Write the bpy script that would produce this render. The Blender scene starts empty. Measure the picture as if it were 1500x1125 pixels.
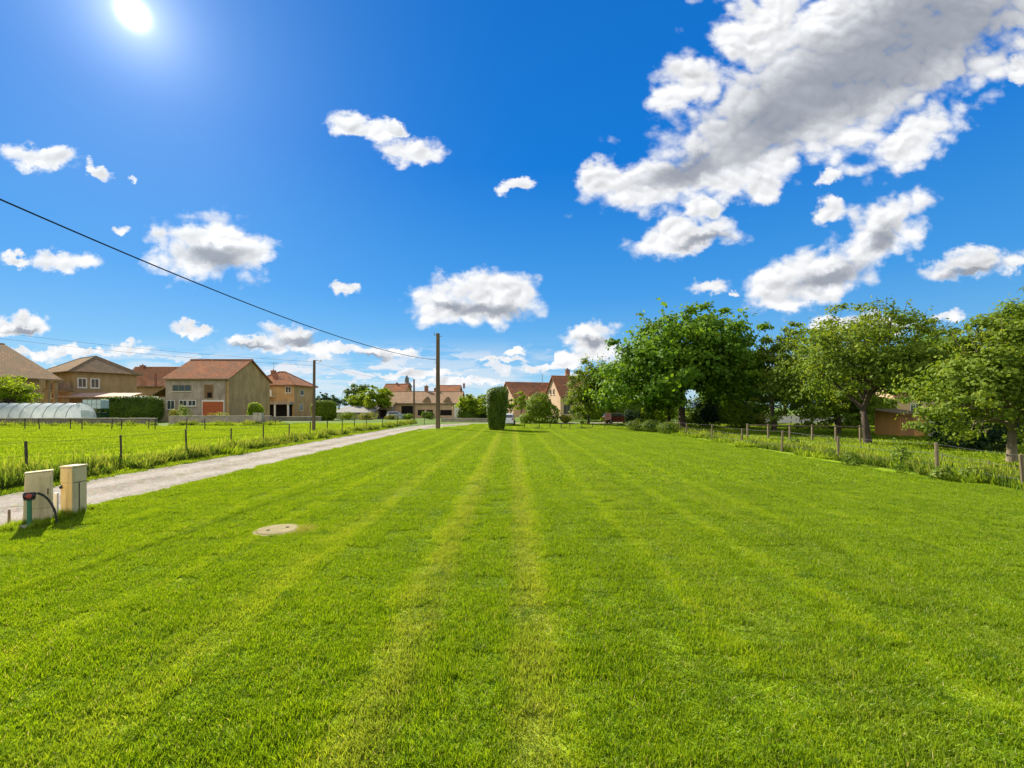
import bpy, math, random
import numpy as np
from mathutils import Vector, Matrix, Euler

R = math.radians
H = 2.2            # eye height of the camera, metres
F = 640.0          # focal length used for the survey of distances
SC = bpy.context.scene
COL = SC.collection
SUNV = Vector((-555, 640, 577)).normalized()

def gx(x, D): return (x - 750) / F * D
def zz(y, D): return H + (597 - y) * D / F
def dy(y): return H * F / (y - 597)

# ------------------------------------------------------------------ tagging
def tag(o, label=None, cat=None, group=None, kind=None):
    if label: o['label'] = label
    if cat: o['category'] = cat
    if group: o['group'] = group
    if kind: o['kind'] = kind
    return o

def empty(name, loc, rz=0.0):
    o = bpy.data.objects.new(name, None)
    COL.objects.link(o)
    o.location = loc
    o.rotation_euler = (0, 0, rz)
    o.empty_display_size = 0.3
    return o

def link(name, me, mat=None, parent=None, loc=None, rz=0.0):
    o = bpy.data.objects.new(name, me)
    COL.objects.link(o)
    if mat is not None and not me.materials: me.materials.append(mat)
    if parent is not None: o.parent = parent
    if loc is not None: o.location = loc
    if rz: o.rotation_euler = (0, 0, rz)
    return o

# ------------------------------------------------------------------ mesh builder
class MB:
    def __init__(s): s.v = []; s.f = []
    def poly(s, pts):
        b = len(s.v); s.v += [tuple(p) for p in pts]; s.f.append(tuple(range(b, b + len(pts))))
    def box(s, a, b):
        x0, y0, z0 = a; x1, y1, z1 = b
        k = len(s.v)
        s.v += [(x0,y0,z0),(x1,y0,z0),(x1,y1,z0),(x0,y1,z0),(x0,y0,z1),(x1,y0,z1),(x1,y1,z1),(x0,y1,z1)]
        for q in ((3,2,1,0),(4,5,6,7),(0,1,5,4),(1,2,6,5),(2,3,7,6),(3,0,4,7)):
            s.f.append(tuple(k + i for i in q))
        return s
    def extrude(s, prof, a, b, axis='x'):
        """closed polygon prof of 2D points swept from a to b along the axis"""
        k = len(s.v); n = len(prof)
        for t in (a, b):
            for (p, q) in prof:
                s.v.append((t, p, q) if axis == 'x' else (p, t, q))
        s.f.append(tuple(k + i for i in range(n)))
        s.f.append(tuple(k + n + i for i in reversed(range(n))))
        for i in range(n):
            j = (i + 1) % n
            s.f.append((k + i, k + n + i, k + n + j, k + j))
        return s
    def tube(s, pts, rad, n=8, cap=True):
        pts = [Vector(p) for p in pts]
        if not hasattr(rad, '__len__'): rad = [rad] * len(pts)
        base = len(s.v)
        ref = None
        for i, p in enumerate(pts):
            d = (pts[min(i + 1, len(pts) - 1)] - pts[max(i - 1, 0)]).normalized()
            if ref is None:
                ref = Vector((1, 0, 0)) if abs(d.x) < 0.8 else Vector((0, 1, 0))
            u = (ref - d * ref.dot(d)).normalized(); w = d.cross(u); ref = u
            for j in range(n):
                a = 2 * math.pi * j / n
                s.v.append(tuple(p + (u * math.cos(a) + w * math.sin(a)) * rad[i]))
        for i in range(len(pts) - 1):
            for j in range(n):
                q = (j + 1) % n
                s.f.append((base + i*n + j, base + i*n + q, base + (i+1)*n + q, base + (i+1)*n + j))
        if cap:
            s.f.append(tuple(base + j for j in reversed(range(n))))
            e = base + (len(pts) - 1) * n
            s.f.append(tuple(e + j for j in range(n)))
        return s
    def lathe(s, prof, c=(0, 0, 0), n=16):
        base = len(s.v)
        for (r, z) in prof:
            for j in range(n):
                a = 2 * math.pi * j / n
                s.v.append((c[0] + r * math.cos(a), c[1] + r * math.sin(a), c[2] + z))
        for i in range(len(prof) - 1):
            for j in range(n):
                q = (j + 1) % n
                s.f.append((base + i*n + j, base + i*n + q, base + (i+1)*n + q, base + (i+1)*n + j))
        s.f.append(tuple(base + j for j in reversed(range(n))))
        e = base + (len(prof) - 1) * n
        s.f.append(tuple(e + j for j in range(n)))
        return s
    def mesh(s, name):
        me = bpy.data.meshes.new(name)
        me.from_pydata(s.v, [], s.f)
        me.update()
        return me
    def build(s, name, mat, parent=None, loc=None, rz=0.0, smooth=False, bevel=0.0):
        me = s.mesh(name)
        o = link(name, me, mat, parent, loc, rz)
        if smooth:
            for p in me.polygons: p.use_smooth = True
        if bevel:
            m = o.modifiers.new('bevel', 'BEVEL'); m.width = bevel; m.segments = 2; m.limit_method = 'ANGLE'
        return o

def fast_mesh(name, V, Fq, rnd=None, nv=4):
    V = np.asarray(V, dtype=np.float32); Fq = np.asarray(Fq, dtype=np.int32)
    me = bpy.data.meshes.new(name)
    me.vertices.add(len(V)); me.vertices.foreach_set('co', V.ravel())
    k = Fq.shape[1]
    me.loops.add(Fq.size); me.loops.foreach_set('vertex_index', Fq.ravel())
    me.polygons.add(len(Fq))
    me.polygons.foreach_set('loop_start', np.arange(0, Fq.size, k, dtype=np.int32))
    me.polygons.foreach_set('loop_total', np.full(len(Fq), k, dtype=np.int32))
    if rnd is not None:
        at = me.attributes.new('rnd', 'FLOAT', 'POINT')
        at.data.foreach_set('value', np.asarray(rnd, dtype=np.float32))
    me.update(calc_edges=True)
    return me

# ------------------------------------------------------------------ materials
def newmat(name):
    m = bpy.data.materials.new(name); m.use_nodes = True
    nt = m.node_tree; nt.nodes.clear()
    return m, nt

class NT:
    """tiny helper that wires shader nodes"""
    def __init__(s, nt): s.t = nt
    def n(s, typ, **kw):
        o = s.t.nodes.new(typ)
        for k, v in kw.items(): setattr(o, k, v)
        return o
    def l(s, a, b): s.t.links.new(a, b)
    def put(s, sock, v):
        if isinstance(v, bpy.types.NodeSocket): s.l(v, sock)
        else: sock.default_value = v
    def math(s, op, a, b=None, c=None, clamp=False):
        o = s.n('ShaderNodeMath', operation=op, use_clamp=clamp)
        s.put(o.inputs[0], a)
        if b is not None: s.put(o.inputs[1], b)
        if c is not None: s.put(o.inputs[2], c)
        return o.outputs[0]
    def vm(s, op, a, b=None, scale=None):
        o = s.n('ShaderNodeVectorMath', operation=op)
        s.put(o.inputs[0], a)
        if b is not None: s.put(o.inputs[1], b)
        if scale is not None: s.put(o.inputs['Scale'], scale)
        return o.outputs['Value'] if op in ('LENGTH', 'DOT_PRODUCT', 'DISTANCE') else o.outputs['Vector']
    def mixc(s, f, a, b, blend='MIX'):
        o = s.n('ShaderNodeMix', data_type='RGBA', blend_type=blend)
        s.put(o.inputs[0], f); s.put(o.inputs[6], a); s.put(o.inputs[7], b)
        return o.outputs[2]
    def smooth(s, x, a, b, lo=0.0, hi=1.0):
        o = s.n('ShaderNodeMapRange', interpolation_type='SMOOTHSTEP')
        s.put(o.inputs[0], x); s.put(o.inputs[1], a); s.put(o.inputs[2], b); s.put(o.inputs[3], lo); s.put(o.inputs[4], hi)
        return o.outputs[0]
    def noise(s, vec, scale, detail=4.0, rough=0.55, dist=0.0, dim='3D'):
        o = s.n('ShaderNodeTexNoise', noise_dimensions=dim)
        if vec is not None: s.l(vec, o.inputs['Vector'])
        o.inputs['Scale'].default_value = scale; o.inputs['Detail'].default_value = detail
        o.inputs['Roughness'].default_value = rough; o.inputs['Distortion'].default_value = dist
        return o.outputs['Fac']
    def ramp(s, f, stops):
        o = s.n('ShaderNodeValToRGB')
        s.l(f, o.inputs[0])
        e = o.color_ramp.elements
        while len(e) < len(stops): e.new(0.5)
        for i, (p, c) in enumerate(stops):
            e[i].position = p; e[i].color = (*c, 1) if len(c) == 3 else c
        return o.outputs[0]
    def bump(s, h, strength=0.3, dist=0.05):
        o = s.n('ShaderNodeBump'); o.inputs['Strength'].default_value = strength; o.inputs['Distance'].default_value = dist
        s.l(h, o.inputs['Height'])
        return o.outputs[0]

def c4(c): return (*c, 1.0)

def mat_rough(name, c1, c2, scale=2.0, rough=0.9, stretch=(1, 1, 1), bump=0.3, fine=30.0, spec=0.12, stain=None, metallic=0.0):
    """weathered opaque surface: large blotches, fine grain, optional stains"""
    m, nt = newmat(name); g = NT(nt)
    tc = g.n('ShaderNodeTexCoord'); mp = g.n('ShaderNodeMapping')
    g.l(tc.outputs['Object'], mp.inputs[0]); mp.inputs['Scale'].default_value = stretch
    a = g.noise(mp.outputs[0], scale, 6, 0.65)
    b = g.noise(mp.outputs[0], fine, 3, 0.6)
    f = g.math('ADD', g.math('MULTIPLY', a, 0.75), g.math('MULTIPLY', b, 0.25))
    col = g.ramp(f, [(0.32, c1), (0.68, c2)])
    if stain:
        ms = g.n('ShaderNodeMapping'); g.l(tc.outputs['Object'], ms.inputs[0]); ms.inputs['Scale'].default_value = (2.2, 2.2, 0.16)
        stv = g.noise(ms.outputs[0], 1.2, 5, 0.7)
        col = g.mixc(g.smooth(stv, 0.54, 0.72, 0, 0.6), col, c4(tuple(x * 0.7 for x in stain)))
        sn = g.noise(mp.outputs[0], scale * 0.6, 5, 0.7, 0.5)
        col = g.mixc(g.smooth(sn, 0.52, 0.72, 0, 0.8), col, c4(stain))
    p = g.n('ShaderNodeBsdfPrincipled')
    g.l(col, p.inputs['Base Color']); p.inputs['Roughness'].default_value = rough
    p.inputs['Specular IOR Level'].default_value = spec; p.inputs['Metallic'].default_value = metallic
    if bump: g.l(g.bump(b, bump, 0.02), p.inputs['Normal'])
    out = g.n('ShaderNodeOutputMaterial'); g.l(p.outputs[0], out.inputs[0])
    return m

def mat_tiles(name, c1, c2, c3):
    """clay roof tiles: rows across the slope, tone changing tile by tile, weathered patches"""
    m, nt = newmat(name); g = NT(nt)
    tc = g.n('ShaderNodeTexCoord')
    br = g.n('ShaderNodeTexBrick')
    g.l(tc.outputs['Object'], br.inputs['Vector'])
    br.inputs['Color1'].default_value = c4(c1); br.inputs['Color2'].default_value = c4(c2)
    br.inputs['Mortar'].default_value = c4(tuple(x * 0.55 for x in c1))
    br.inputs['Scale'].default_value = 1.0; br.inputs['Mortar Size'].default_value = 0.022
    br.inputs['Brick Width'].default_value = 0.34; br.inputs['Row Height'].default_value = 0.36
    br.inputs['Bias'].default_value = -0.1
    n1 = g.noise(tc.outputs['Object'], 0.55, 6, 0.7, 0.4)
    n2 = g.noise(tc.outputs['Object'], 3.0, 4, 0.7)
    col = g.mixc(g.smooth(n1, 0.38, 0.60, 0, 0.9), br.outputs[0], c4(c3))
    n3 = g.noise(tc.outputs['Object'], 1.4, 5, 0.75, 1.0)
    col = g.mixc(g.smooth(n3, 0.56, 0.68, 0, 0.6), col, c4(tuple(x * 0.45 for x in c3)))
    col = g.mixc(g.smooth(n2, 0.5, 0.8, 0, 0.5), col, c4(tuple(min(1, x * 1.5) for x in c2)))
    w = g.n('ShaderNodeTexWave', bands_direction='X'); g.l(tc.outputs['Object'], w.inputs['Vector'])
    w.inputs['Scale'].default_value = 3.2
    p = g.n('ShaderNodeBsdfPrincipled'); g.l(col, p.inputs['Base Color'])
    p.inputs['Roughness'].default_value = 1.0; p.inputs['Specular IOR Level'].default_value = 0.05
    g.l(g.bump(w.outputs['Fac'], 0.5, 0.04), p.inputs['Normal'])
    out = g.n('ShaderNodeOutputMaterial'); g.l(p.outputs[0], out.inputs[0])
    return m

def mat_simple(name, col, rough=0.5, spec=0.5, metallic=0.0, coat=0.0):
    m, nt = newmat(name); g = NT(nt)
    tc = g.n('ShaderNodeTexCoord')
    n = g.noise(tc.outputs['Object'], 3.0, 4, 0.6)
    c = g.mixc(g.smooth(n, 0.35, 0.7, 0.0, 0.25), c4(col), c4(tuple(x * 0.7 for x in col)))
    p = g.n('ShaderNodeBsdfPrincipled'); g.l(c, p.inputs['Base Color'])
    p.inputs['Roughness'].default_value = rough; p.inputs['Specular IOR Level'].default_value = spec
    p.inputs['Metallic'].default_value = metallic; p.inputs['Coat Weight'].default_value = coat
    out = g.n('ShaderNodeOutputMaterial'); g.l(p.outputs[0], out.inputs[0])
    return m

def mat_leaf(name, dark, mid, light, trans=0.45, rough=0.6, patch=0.5, spec=0.15, boost=1.25):
    """leaves and blades: tone by leaf and by clump, light passes through"""
    m, nt = newmat(name); g = NT(nt)
    at = g.n('ShaderNodeAttribute', attribute_name='rnd')
    geo = g.n('ShaderNodeNewGeometry')
    n = g.noise(geo.outputs['Position'], patch, 3, 0.6)
    f = g.math('ADD', g.math('MULTIPLY', at.outputs['Fac'], 0.65), g.math('MULTIPLY', g.smooth(n, 0.3, 0.7), 0.35))
    col = g.ramp(f, [(0.05, dark), (0.5, mid), (0.95, light)])
    p = g.n('ShaderNodeBsdfPrincipled'); g.l(col, p.inputs['Base Color'])
    p.inputs['Roughness'].default_value = rough; p.inputs['Specular IOR Level'].default_value = spec
    tr = g.n('ShaderNodeBsdfTranslucent')
    tcol = g.mixc(1.0, col, (boost * 1.08, boost, boost * 0.5, 1), 'MULTIPLY')
    g.l(tcol, tr.inputs[0])
    mx = g.n('ShaderNodeMixShader'); mx.inputs[0].default_value = trans
    g.l(p.outputs[0], mx.inputs[1]); g.l(tr.outputs[0], mx.inputs[2])
    out = g.n('ShaderNodeOutputMaterial'); g.l(mx.outputs[0], out.inputs[0])
    return m

def lawn_colour(g, fac_src=None):
    """turf tone from the place itself: mower lanes, two worn wheel tracks, dry patches"""
    geo = g.n('ShaderNodeNewGeometry')
    pos = geo.outputs['Position']
    sx = g.n('ShaderNodeSeparateXYZ'); g.l(pos, sx.inputs[0])
    X, Y = sx.outputs[0], sx.outputs[1]
    wob = g.math('MULTIPLY', g.math('SUBTRACT', g.noise(pos, 0.5, 4, 0.65), 0.5), 0.5)
    xw = g.math('ADD', X, wob)
    n1 = g.noise(pos, 0.5, 5, 0.65)
    n2 = g.noise(pos, 2.6, 4, 0.65)
    n3 = g.noise(pos, 11.0, 2, 0.6)
    # mower lanes about 1.25 m wide
    lane = g.math('SINE', g.math('MULTIPLY', xw, 2 * math.pi / 1.6))
    lane = g.math('MULTIPLY', g.smooth(lane, 0.62, 1.0), g.math('MULTIPLY', g.smooth(n2, 0.3, 0.6, 0.35, 1.0), g.smooth(g.math('ABSOLUTE', X), 3.0, 9.0, 1.0, 0.45)))
    tone = g.math('ADD', g.math('MULTIPLY', n1, 0.30), g.math('MULTIPLY', n2, 0.36))
    tone = g.math('ADD', tone, g.math('MULTIPLY', lane, 0.14))
    tone = g.math('ADD', tone, g.math('MULTIPLY', n3, 0.26))
    if fac_src is not None:
        tone = g.math('ADD', tone, g.math('MULTIPLY', g.math('SUBTRACT', fac_src, 0.5), 0.42))
    col = g.ramp(tone, GRASS)
    # wheel tracks
    def track(c, w):
        d = g.math('ABSOLUTE', g.math('SUBTRACT', xw, c))
        return g.smooth(d, w * 0.25, w, 1.0, 0.0)
    t = g.math('MAXIMUM', track(-1.0, 0.34), track(0.20, 0.32))
    t = g.math('MAXIMUM', t, g.math('MULTIPLY', track(-2.9, 0.45), 0.4))
    t = g.math('MAXIMUM', t, g.math('MULTIPLY', track(2.6, 0.5), 0.3))
    t = g.math('MAXIMUM', t, g.math('MULTIPLY', track(4.6, 0.4), 0.3))
    t = g.math('MULTIPLY', t, g.smooth(n2, 0.25, 0.62, 0.25, 0.9))
    col = g.mixc(g.math('MULTIPLY', t, 0.36), col, (0.44, 0.42, 0.085, 1))
    # clover and plantain patches, darker and bluer
    n5 = g.noise(pos, 1.7, 5, 0.7, 0.3)
    col = g.mixc(g.smooth(n5, 0.58, 0.68, 0, 0.55), col, (0.075, 0.165, 0.018, 1))
    # single dead blades
    if fac_src is not None: col = g.mixc(g.smooth(fac_src, 0.965, 0.975, 0, 0.85), col, (0.46, 0.40, 0.17, 1))
    # dry ring of straw beside the sunken cover
    dxy = g.n('ShaderNodeVectorMath', operation='MULTIPLY'); g.l(pos, dxy.inputs[0]); dxy.inputs[1].default_value = (1, 1, 0)
    ds = g.vm('DISTANCE', dxy.outputs[0], (gx(440, dy(777)), dy(776), 0))
    col = g.mixc(g.math('MULTIPLY', g.smooth(g.math('ADD', ds, wob), 0.1, 0.42, 1, 0), 0.55), col, (0.44, 0.39, 0.13, 1))
    # dry spots
    n4 = g.noise(pos, 0.9, 4, 0.7, 0.6)
    col = g.mixc(g.smooth(n4, 0.63, 0.78, 0, 0.45), col, (0.40, 0.37, 0.06, 1))
    return col, n2, n3

GRASS = [(0.20, (0.075, 0.145, 0.005)), (0.42, (0.188, 0.305, 0.007)), (0.60, (0.280, 0.395, 0.009)), (0.85, (0.39, 0.455, 0.020))]

def mat_lawn_blade():
    m, nt = newmat('lawn_blades'); g = NT(nt)
    at = g.n('ShaderNodeAttribute', attribute_name='rnd')
    col, n2, n3 = lawn_colour(g, at.outputs['Fac'])
    p = g.n('ShaderNodeBsdfPrincipled'); g.l(col, p.inputs['Base Color'])
    p.inputs['Roughness'].default_value = 0.5; p.inputs['Specular IOR Level'].default_value = 0.2
    tr = g.n('ShaderNodeBsdfTranslucent')
    g.l(g.mixc(1.0, col, (1.3, 1.2, 0.6, 1), 'MULTIPLY'), tr.inputs[0])
    mx = g.n('ShaderNodeMixShader'); mx.inputs[0].default_value = 0.45
    g.l(p.outputs[0], mx.inputs[1]); g.l(tr.outputs[0], mx.inputs[2])
    out = g.n('ShaderNodeOutputMaterial'); g.l(mx.outputs[0], out.inputs[0])
    return m

def mat_lawn_ground(name):
    m, nt = newmat(name); g = NT(nt)
    col, n2, n3 = lawn_colour(g)
    geo = g.n('ShaderNodeNewGeometry')
    f = g.noise(geo.outputs['Position'], 38, 3, 0.7)
    col = g.mixc(g.smooth(f, 0.45, 0.7, 0, 0.5), col, (0.055, 0.060, 0.015, 1))
    p = g.n('ShaderNodeBsdfPrincipled'); g.l(col, p.inputs['Base Color'])
    p.inputs['Roughness'].default_value = 0.95; p.inputs['Specular IOR Level'].default_value = 0.1
    g.l(g.bump(f, 0.8, 0.04), p.inputs['Normal'])
    out = g.n('ShaderNodeOutputMaterial'); g.l(p.outputs[0], out.inputs[0])
    return m

def mat_meadow_ground(name, c1, c2, c3):
    m, nt = newmat(name); g = NT(nt)
    geo = g.n('ShaderNodeNewGeometry')
    a = g.noise(geo.outputs['Position'], 0.12, 6, 0.65)
    b = g.noise(geo.outputs['Position'], 3.0, 5, 0.7)
    col = g.ramp(g.math('ADD', g.math('MULTIPLY', a, 0.5), g.math('MULTIPLY', b, 0.5)), [(0.35, c1), (0.5, c2), (0.66, c3)])
    p = g.n('ShaderNodeBsdfPrincipled'); g.l(col, p.inputs['Base Color'])
    p.inputs['Roughness'].default_value = 0.95; p.inputs['Specular IOR Level'].default_value = 0.1
    g.l(g.bump(b, 0.8, 0.1), p.inputs['Normal'])
    out = g.n('ShaderNodeOutputMaterial'); g.l(p.outputs[0], out.inputs[0])
    return m

def mat_gravel():
    m, nt = newmat('gravel'); g = NT(nt)
    geo = g.n('ShaderNodeNewGeometry'); pos = geo.outputs['Position']
    sx = g.n('ShaderNodeSeparateXYZ'); g.l(pos, sx.inputs[0])
    v = g.n('ShaderNodeTexVoronoi'); g.l(pos, v.inputs['Vector']); v.inputs['Scale'].default_value = 26
    a = g.noise(pos, 0.7, 6, 0.7)
    b = g.noise(pos, 7.0, 5, 0.75)
    col = g.ramp(g.math('ADD', g.math('MULTIPLY', a, 0.4), g.math('MULTIPLY', b, 0.6)),
                 [(0.36, (0.16, 0.13, 0.09)), (0.5, (0.34, 0.29, 0.22)), (0.64, (0.53, 0.465, 0.375))])
    col = g.mixc(0.35, col, v.outputs['Color'], 'SOFT_LIGHT')
    # paler wheel ruts
    xr = g.math('ADD', sx.outputs[0], 10.9)
    d = g.math('ABSOLUTE', g.math('SUBTRACT', g.math('ABSOLUTE', xr), 0.8))
    col = g.mixc(g.math('MULTIPLY', g.smooth(d, 0.1, 0.55, 1, 0), g.smooth(a, 0.3, 0.6, 0.2, 0.6)), col, (0.47, 0.415, 0.345, 1))
    # sparse weeds on the crown and at the edge
    w = g.noise(pos, 2.2, 6, 0.75, 0.5)
    mid = g.smooth(g.math('ABSOLUTE', xr), 0.0, 0.5, 1, 0)
    edge = g.smooth(g.math('ABSOLUTE', xr), 1.35, 1.8)
    wf = g.math('MULTIPLY', g.math('MAXIMUM', g.math('MULTIPLY', mid, 0.6), edge), g.smooth(w, 0.5, 0.62))
    col = g.mixc(wf, col, (0.14, 0.17, 0.04, 1))
    p = g.n('ShaderNodeBsdfPrincipled'); g.l(col, p.inputs['Base Color'])
    p.inputs['Roughness'].default_value = 0.95; p.inputs['Specular IOR Level'].default_value = 0.15
    g.l(g.bump(g.math('ADD', v.outputs['Distance'], b), 0.9, 0.05), p.inputs['Normal'])
    out = g.n('ShaderNodeOutputMaterial'); g.l(p.outputs[0], out.inputs[0])
    return m

def mat_stone_wall(name, c1, c2, mortar):
    m, nt = newmat(name); g = NT(nt)
    tc = g.n('ShaderNodeTexCoord'); mp = g.n('ShaderNodeMapping'); g.l(tc.outputs['Object'], mp.inputs[0])
    mp.inputs['Rotation'].default_value = (R(90), 0, 0)
    br = g.n('ShaderNodeTexBrick'); g.l(mp.outputs[0], br.inputs['Vector'])
    br.inputs['Color1'].default_value = c4(c1); br.inputs['Color2'].default_value = c4(c2); br.inputs['Mortar'].default_value = c4(mortar)
    br.inputs['Scale'].default_value = 1.0; br.inputs['Brick Width'].default_value = 0.5; br.inputs['Row Height'].default_value = 0.25
    br.inputs['Mortar Size'].default_value = 0.015
    n = g.noise(tc.outputs['Object'], 1.3, 6, 0.7, 0.4)
    col = g.mixc(g.smooth(n, 0.42, 0.68, 0, 0.6), br.outputs[0], c4(tuple(x * 0.55 for x in c1)))
    p = g.n('ShaderNodeBsdfPrincipled'); g.l(col, p.inputs['Base Color']); p.inputs['Roughness'].default_value = 0.95
    g.l(g.bump(n, 0.6, 0.05), p.inputs['Normal'])
    out = g.n('ShaderNodeOutputMaterial'); g.l(p.outputs[0], out.inputs[0])
    return m

def mat_film():
    """milky polythene of the garden tunnel"""
    m, nt = newmat('polythene'); g = NT(nt)
    tc = g.n('ShaderNodeTexCoord')
    n = g.noise(tc.outputs['Object'], 1.1, 5, 0.6, 0.6)
    col = g.ramp(n, [(0.35, (0.50, 0.57, 0.54)), (0.62, (0.80, 0.83, 0.82))])
    p = g.n('ShaderNodeBsdfPrincipled'); g.l(col, p.inputs['Base Color']); p.inputs['Roughness'].default_value = 0.25
    tr = g.n('ShaderNodeBsdfTranslucent'); tr.inputs[0].default_value = (0.8, 0.85, 0.82, 1)
    mx = g.n('ShaderNodeMixShader'); mx.inputs[0].default_value = 0.5
    g.l(p.outputs[0], mx.inputs[1]); g.l(tr.outputs[0], mx.inputs[2])
    tp = g.n('ShaderNodeBsdfTransparent')
    m2 = g.n('ShaderNodeMixShader'); m2.inputs[0].default_value = 0.25
    g.l(mx.outputs[0], m2.inputs[1]); g.l(tp.outputs[0], m2.inputs[2])
    out = g.n('ShaderNodeOutputMaterial'); g.l(m2.outputs[0], out.inputs[0])
    return m

M = {}
M['lawn'] = mat_lawn_ground('lawn_turf')
M['blade'] = mat_lawn_blade()
M['ground'] = mat_meadow_ground('far_ground', (0.05, 0.09, 0.012), (0.10, 0.16, 0.016), (0.16, 0.22, 0.03))
M['meadow'] = mat_meadow_ground('meadow_soil', (0.06, 0.10, 0.010), (0.12, 0.18, 0.012), (0.19, 0.25, 0.02))
M['gravel'] = mat_gravel()
M['meadow_blade'] = mat_leaf('meadow_blades', (0.100, 0.180, 0.008), (0.200, 0.300, 0.010), (0.330, 0.420, 0.030), 0.5, 0.62, 0.4)
M['orchard_blade'] = mat_leaf('orchard_blades', (0.090, 0.170, 0.008), (0.200, 0.300, 0.012), (0.340, 0.430, 0.040), 0.5, 0.62, 0.5)
M['weed_blade'] = mat_leaf('weed_leaves', (0.04, 0.085, 0.012), (0.11, 0.19, 0.018), (0.34, 0.37, 0.06), 0.4, 0.5, 0.8)
M['maple'] = mat_leaf('maple_leaves', (0.036, 0.095, 0.010), (0.115, 0.225, 0.014), (0.260, 0.395, 0.028), 0.42, 0.62, 0.35)
M['fruit'] = mat_leaf('fruit_tree_leaves', (0.046, 0.088, 0.010), (0.150, 0.222, 0.018), (0.310, 0.375, 0.042), 0.45, 0.62, 0.5)
M['olive'] = mat_leaf('olive_leaves', (0.075, 0.105, 0.015), (0.210, 0.240, 0.027), (0.420, 0.375, 0.053), 0.45, 0.62, 0.5)
M['bush'] = mat_leaf('bush_leaves', (0.050, 0.095, 0.008), (0.150, 0.230, 0.012), (0.300, 0.390, 0.025), 0.4, 0.62, 0.7)
M['fresh'] = mat_leaf('fresh_leaves', (0.075, 0.135, 0.010), (0.22, 0.315, 0.015), (0.40, 0.47, 0.03), 0.6, 0.62, 0.5)
M['hedge'] = mat_leaf('hedge_leaves', (0.034, 0.066, 0.008), (0.090, 0.155, 0.012), (0.180, 0.270, 0.020), 0.3, 0.5, 0.9)
M['dark_leaf'] = mat_leaf('dark_leaves', (0.012, 0.030, 0.012), (0.030, 0.066, 0.019), (0.072, 0.120, 0.036), 0.3, 0.62, 0.6)
M['conifer'] = mat_leaf('conifer_needles', (0.018, 0.053, 0.021), (0.045, 0.105, 0.030), (0.105, 0.195, 0.045), 0.25, 0.55, 0.6)
M['bark'] = mat_rough('bark', (0.035, 0.026, 0.018), (0.13, 0.10, 0.075), 3, 0.95, (1, 1, 0.25), 0.8, 22)
M['pale_bark'] = mat_rough('pale_bark', (0.12, 0.095, 0.06), (0.30, 0.25, 0.17), 3, 0.95, (1, 1, 0.25), 0.8, 22)
M['pole_wood'] = mat_rough('pole_wood', (0.085, 0.058, 0.036), (0.21, 0.15, 0.095), 2, 0.9, (1, 1, 0.12), 0.6, 25)
M['post_wood'] = mat_rough('post_wood', (0.120, 0.090, 0.055), (0.280, 0.220, 0.145), 3, 0.9, (1, 1, 0.15), 0.6, 25)
M['dark_post'] = mat_rough('dark_post', (0.04, 0.033, 0.025), (0.12, 0.10, 0.075), 3, 0.9, (1, 1, 0.15), 0.6, 25)
M['wire'] = mat_simple('wire', (0.10, 0.10, 0.10), 0.5, 0.5, 0.6)
M['cable'] = mat_simple('cable', (0.012, 0.014, 0.018), 0.6, 0.3)
M['concrete'] = mat_rough('concrete', (0.36, 0.32, 0.24), (0.56, 0.50, 0.40), 2.5, 0.9, (1, 1, 1), 0.5, 40, stain=(0.26, 0.22, 0.14))
M['cover'] = mat_rough('mossy_concrete', (0.210, 0.170, 0.075), (0.380, 0.315, 0.155), 5, 0.95, (1, 1, 1), 0.6, 40, stain=(0.17, 0.15, 0.06))
M['box_cream'] = mat_rough('cream_casing', (0.600, 0.470, 0.260), (0.780, 0.630, 0.370), 3.0, 0.75, (1, 1, 0.6), 0.15, 30, stain=(0.36, 0.27, 0.14))
M['box_yellow'] = mat_rough('yellowed_casing', (0.660, 0.460, 0.180), (0.760, 0.600, 0.300), 4.0, 0.75, (1, 1, 0.6), 0.15, 30, stain=(0.40, 0.27, 0.12))
M['green_paint'] = mat_simple('green_paint', (0.03, 0.16, 0.075), 0.5)
M['black_rubber'] = mat_simple('black_rubber', (0.02, 0.018, 0.018), 0.55)
M['red_paint'] = mat_simple('red_paint', (0.42, 0.06, 0.04), 0.5)
M['stucco_grey'] = mat_rough('grey_stucco', (0.220, 0.180, 0.135), (0.520, 0.430, 0.330), 0.9, 0.95, (1, 1, 0.6), 0.3, 14, stain=(0.22, 0.175, 0.12))
M['stucco_tan'] = mat_rough('tan_stucco', (0.350, 0.220, 0.095), (0.610, 0.405, 0.185), 0.7, 0.95, (1, 1, 0.5), 0.3, 14, stain=(0.29, 0.195, 0.085))
M['stucco_brown'] = mat_rough('brown_stucco', (0.250, 0.170, 0.085), (0.460, 0.320, 0.160), 0.8, 0.95, (1, 1, 0.5), 0.3, 14)
M['stucco_peach'] = mat_rough('peach_stucco', (0.460, 0.310, 0.190), (0.600, 0.420, 0.270), 0.8, 0.95, (1, 1, 0.5), 0.3, 14)
M['stucco_white'] = mat_rough('white_stucco', (0.62, 0.58, 0.52), (0.75, 0.72, 0.66), 0.8, 0.95, (1, 1, 0.5), 0.3, 14)
M['tile_red'] = mat_tiles('red_tiles', (0.330, 0.125, 0.055), (0.500, 0.205, 0.090), (0.240, 0.125, 0.070))
M['tile_orange'] = mat_tiles('orange_tiles', (0.360, 0.145, 0.065), (0.480, 0.215, 0.100), (0.270, 0.145, 0.080))
M['tile_brown'] = mat_tiles('brown_tiles', (0.270, 0.165, 0.085), (0.390, 0.245, 0.130), (0.210, 0.155, 0.085))
M['tile_pale'] = mat_tiles('pale_tiles', (0.340, 0.205, 0.115), (0.450, 0.285, 0.165), (0.260, 0.185, 0.110))
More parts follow.
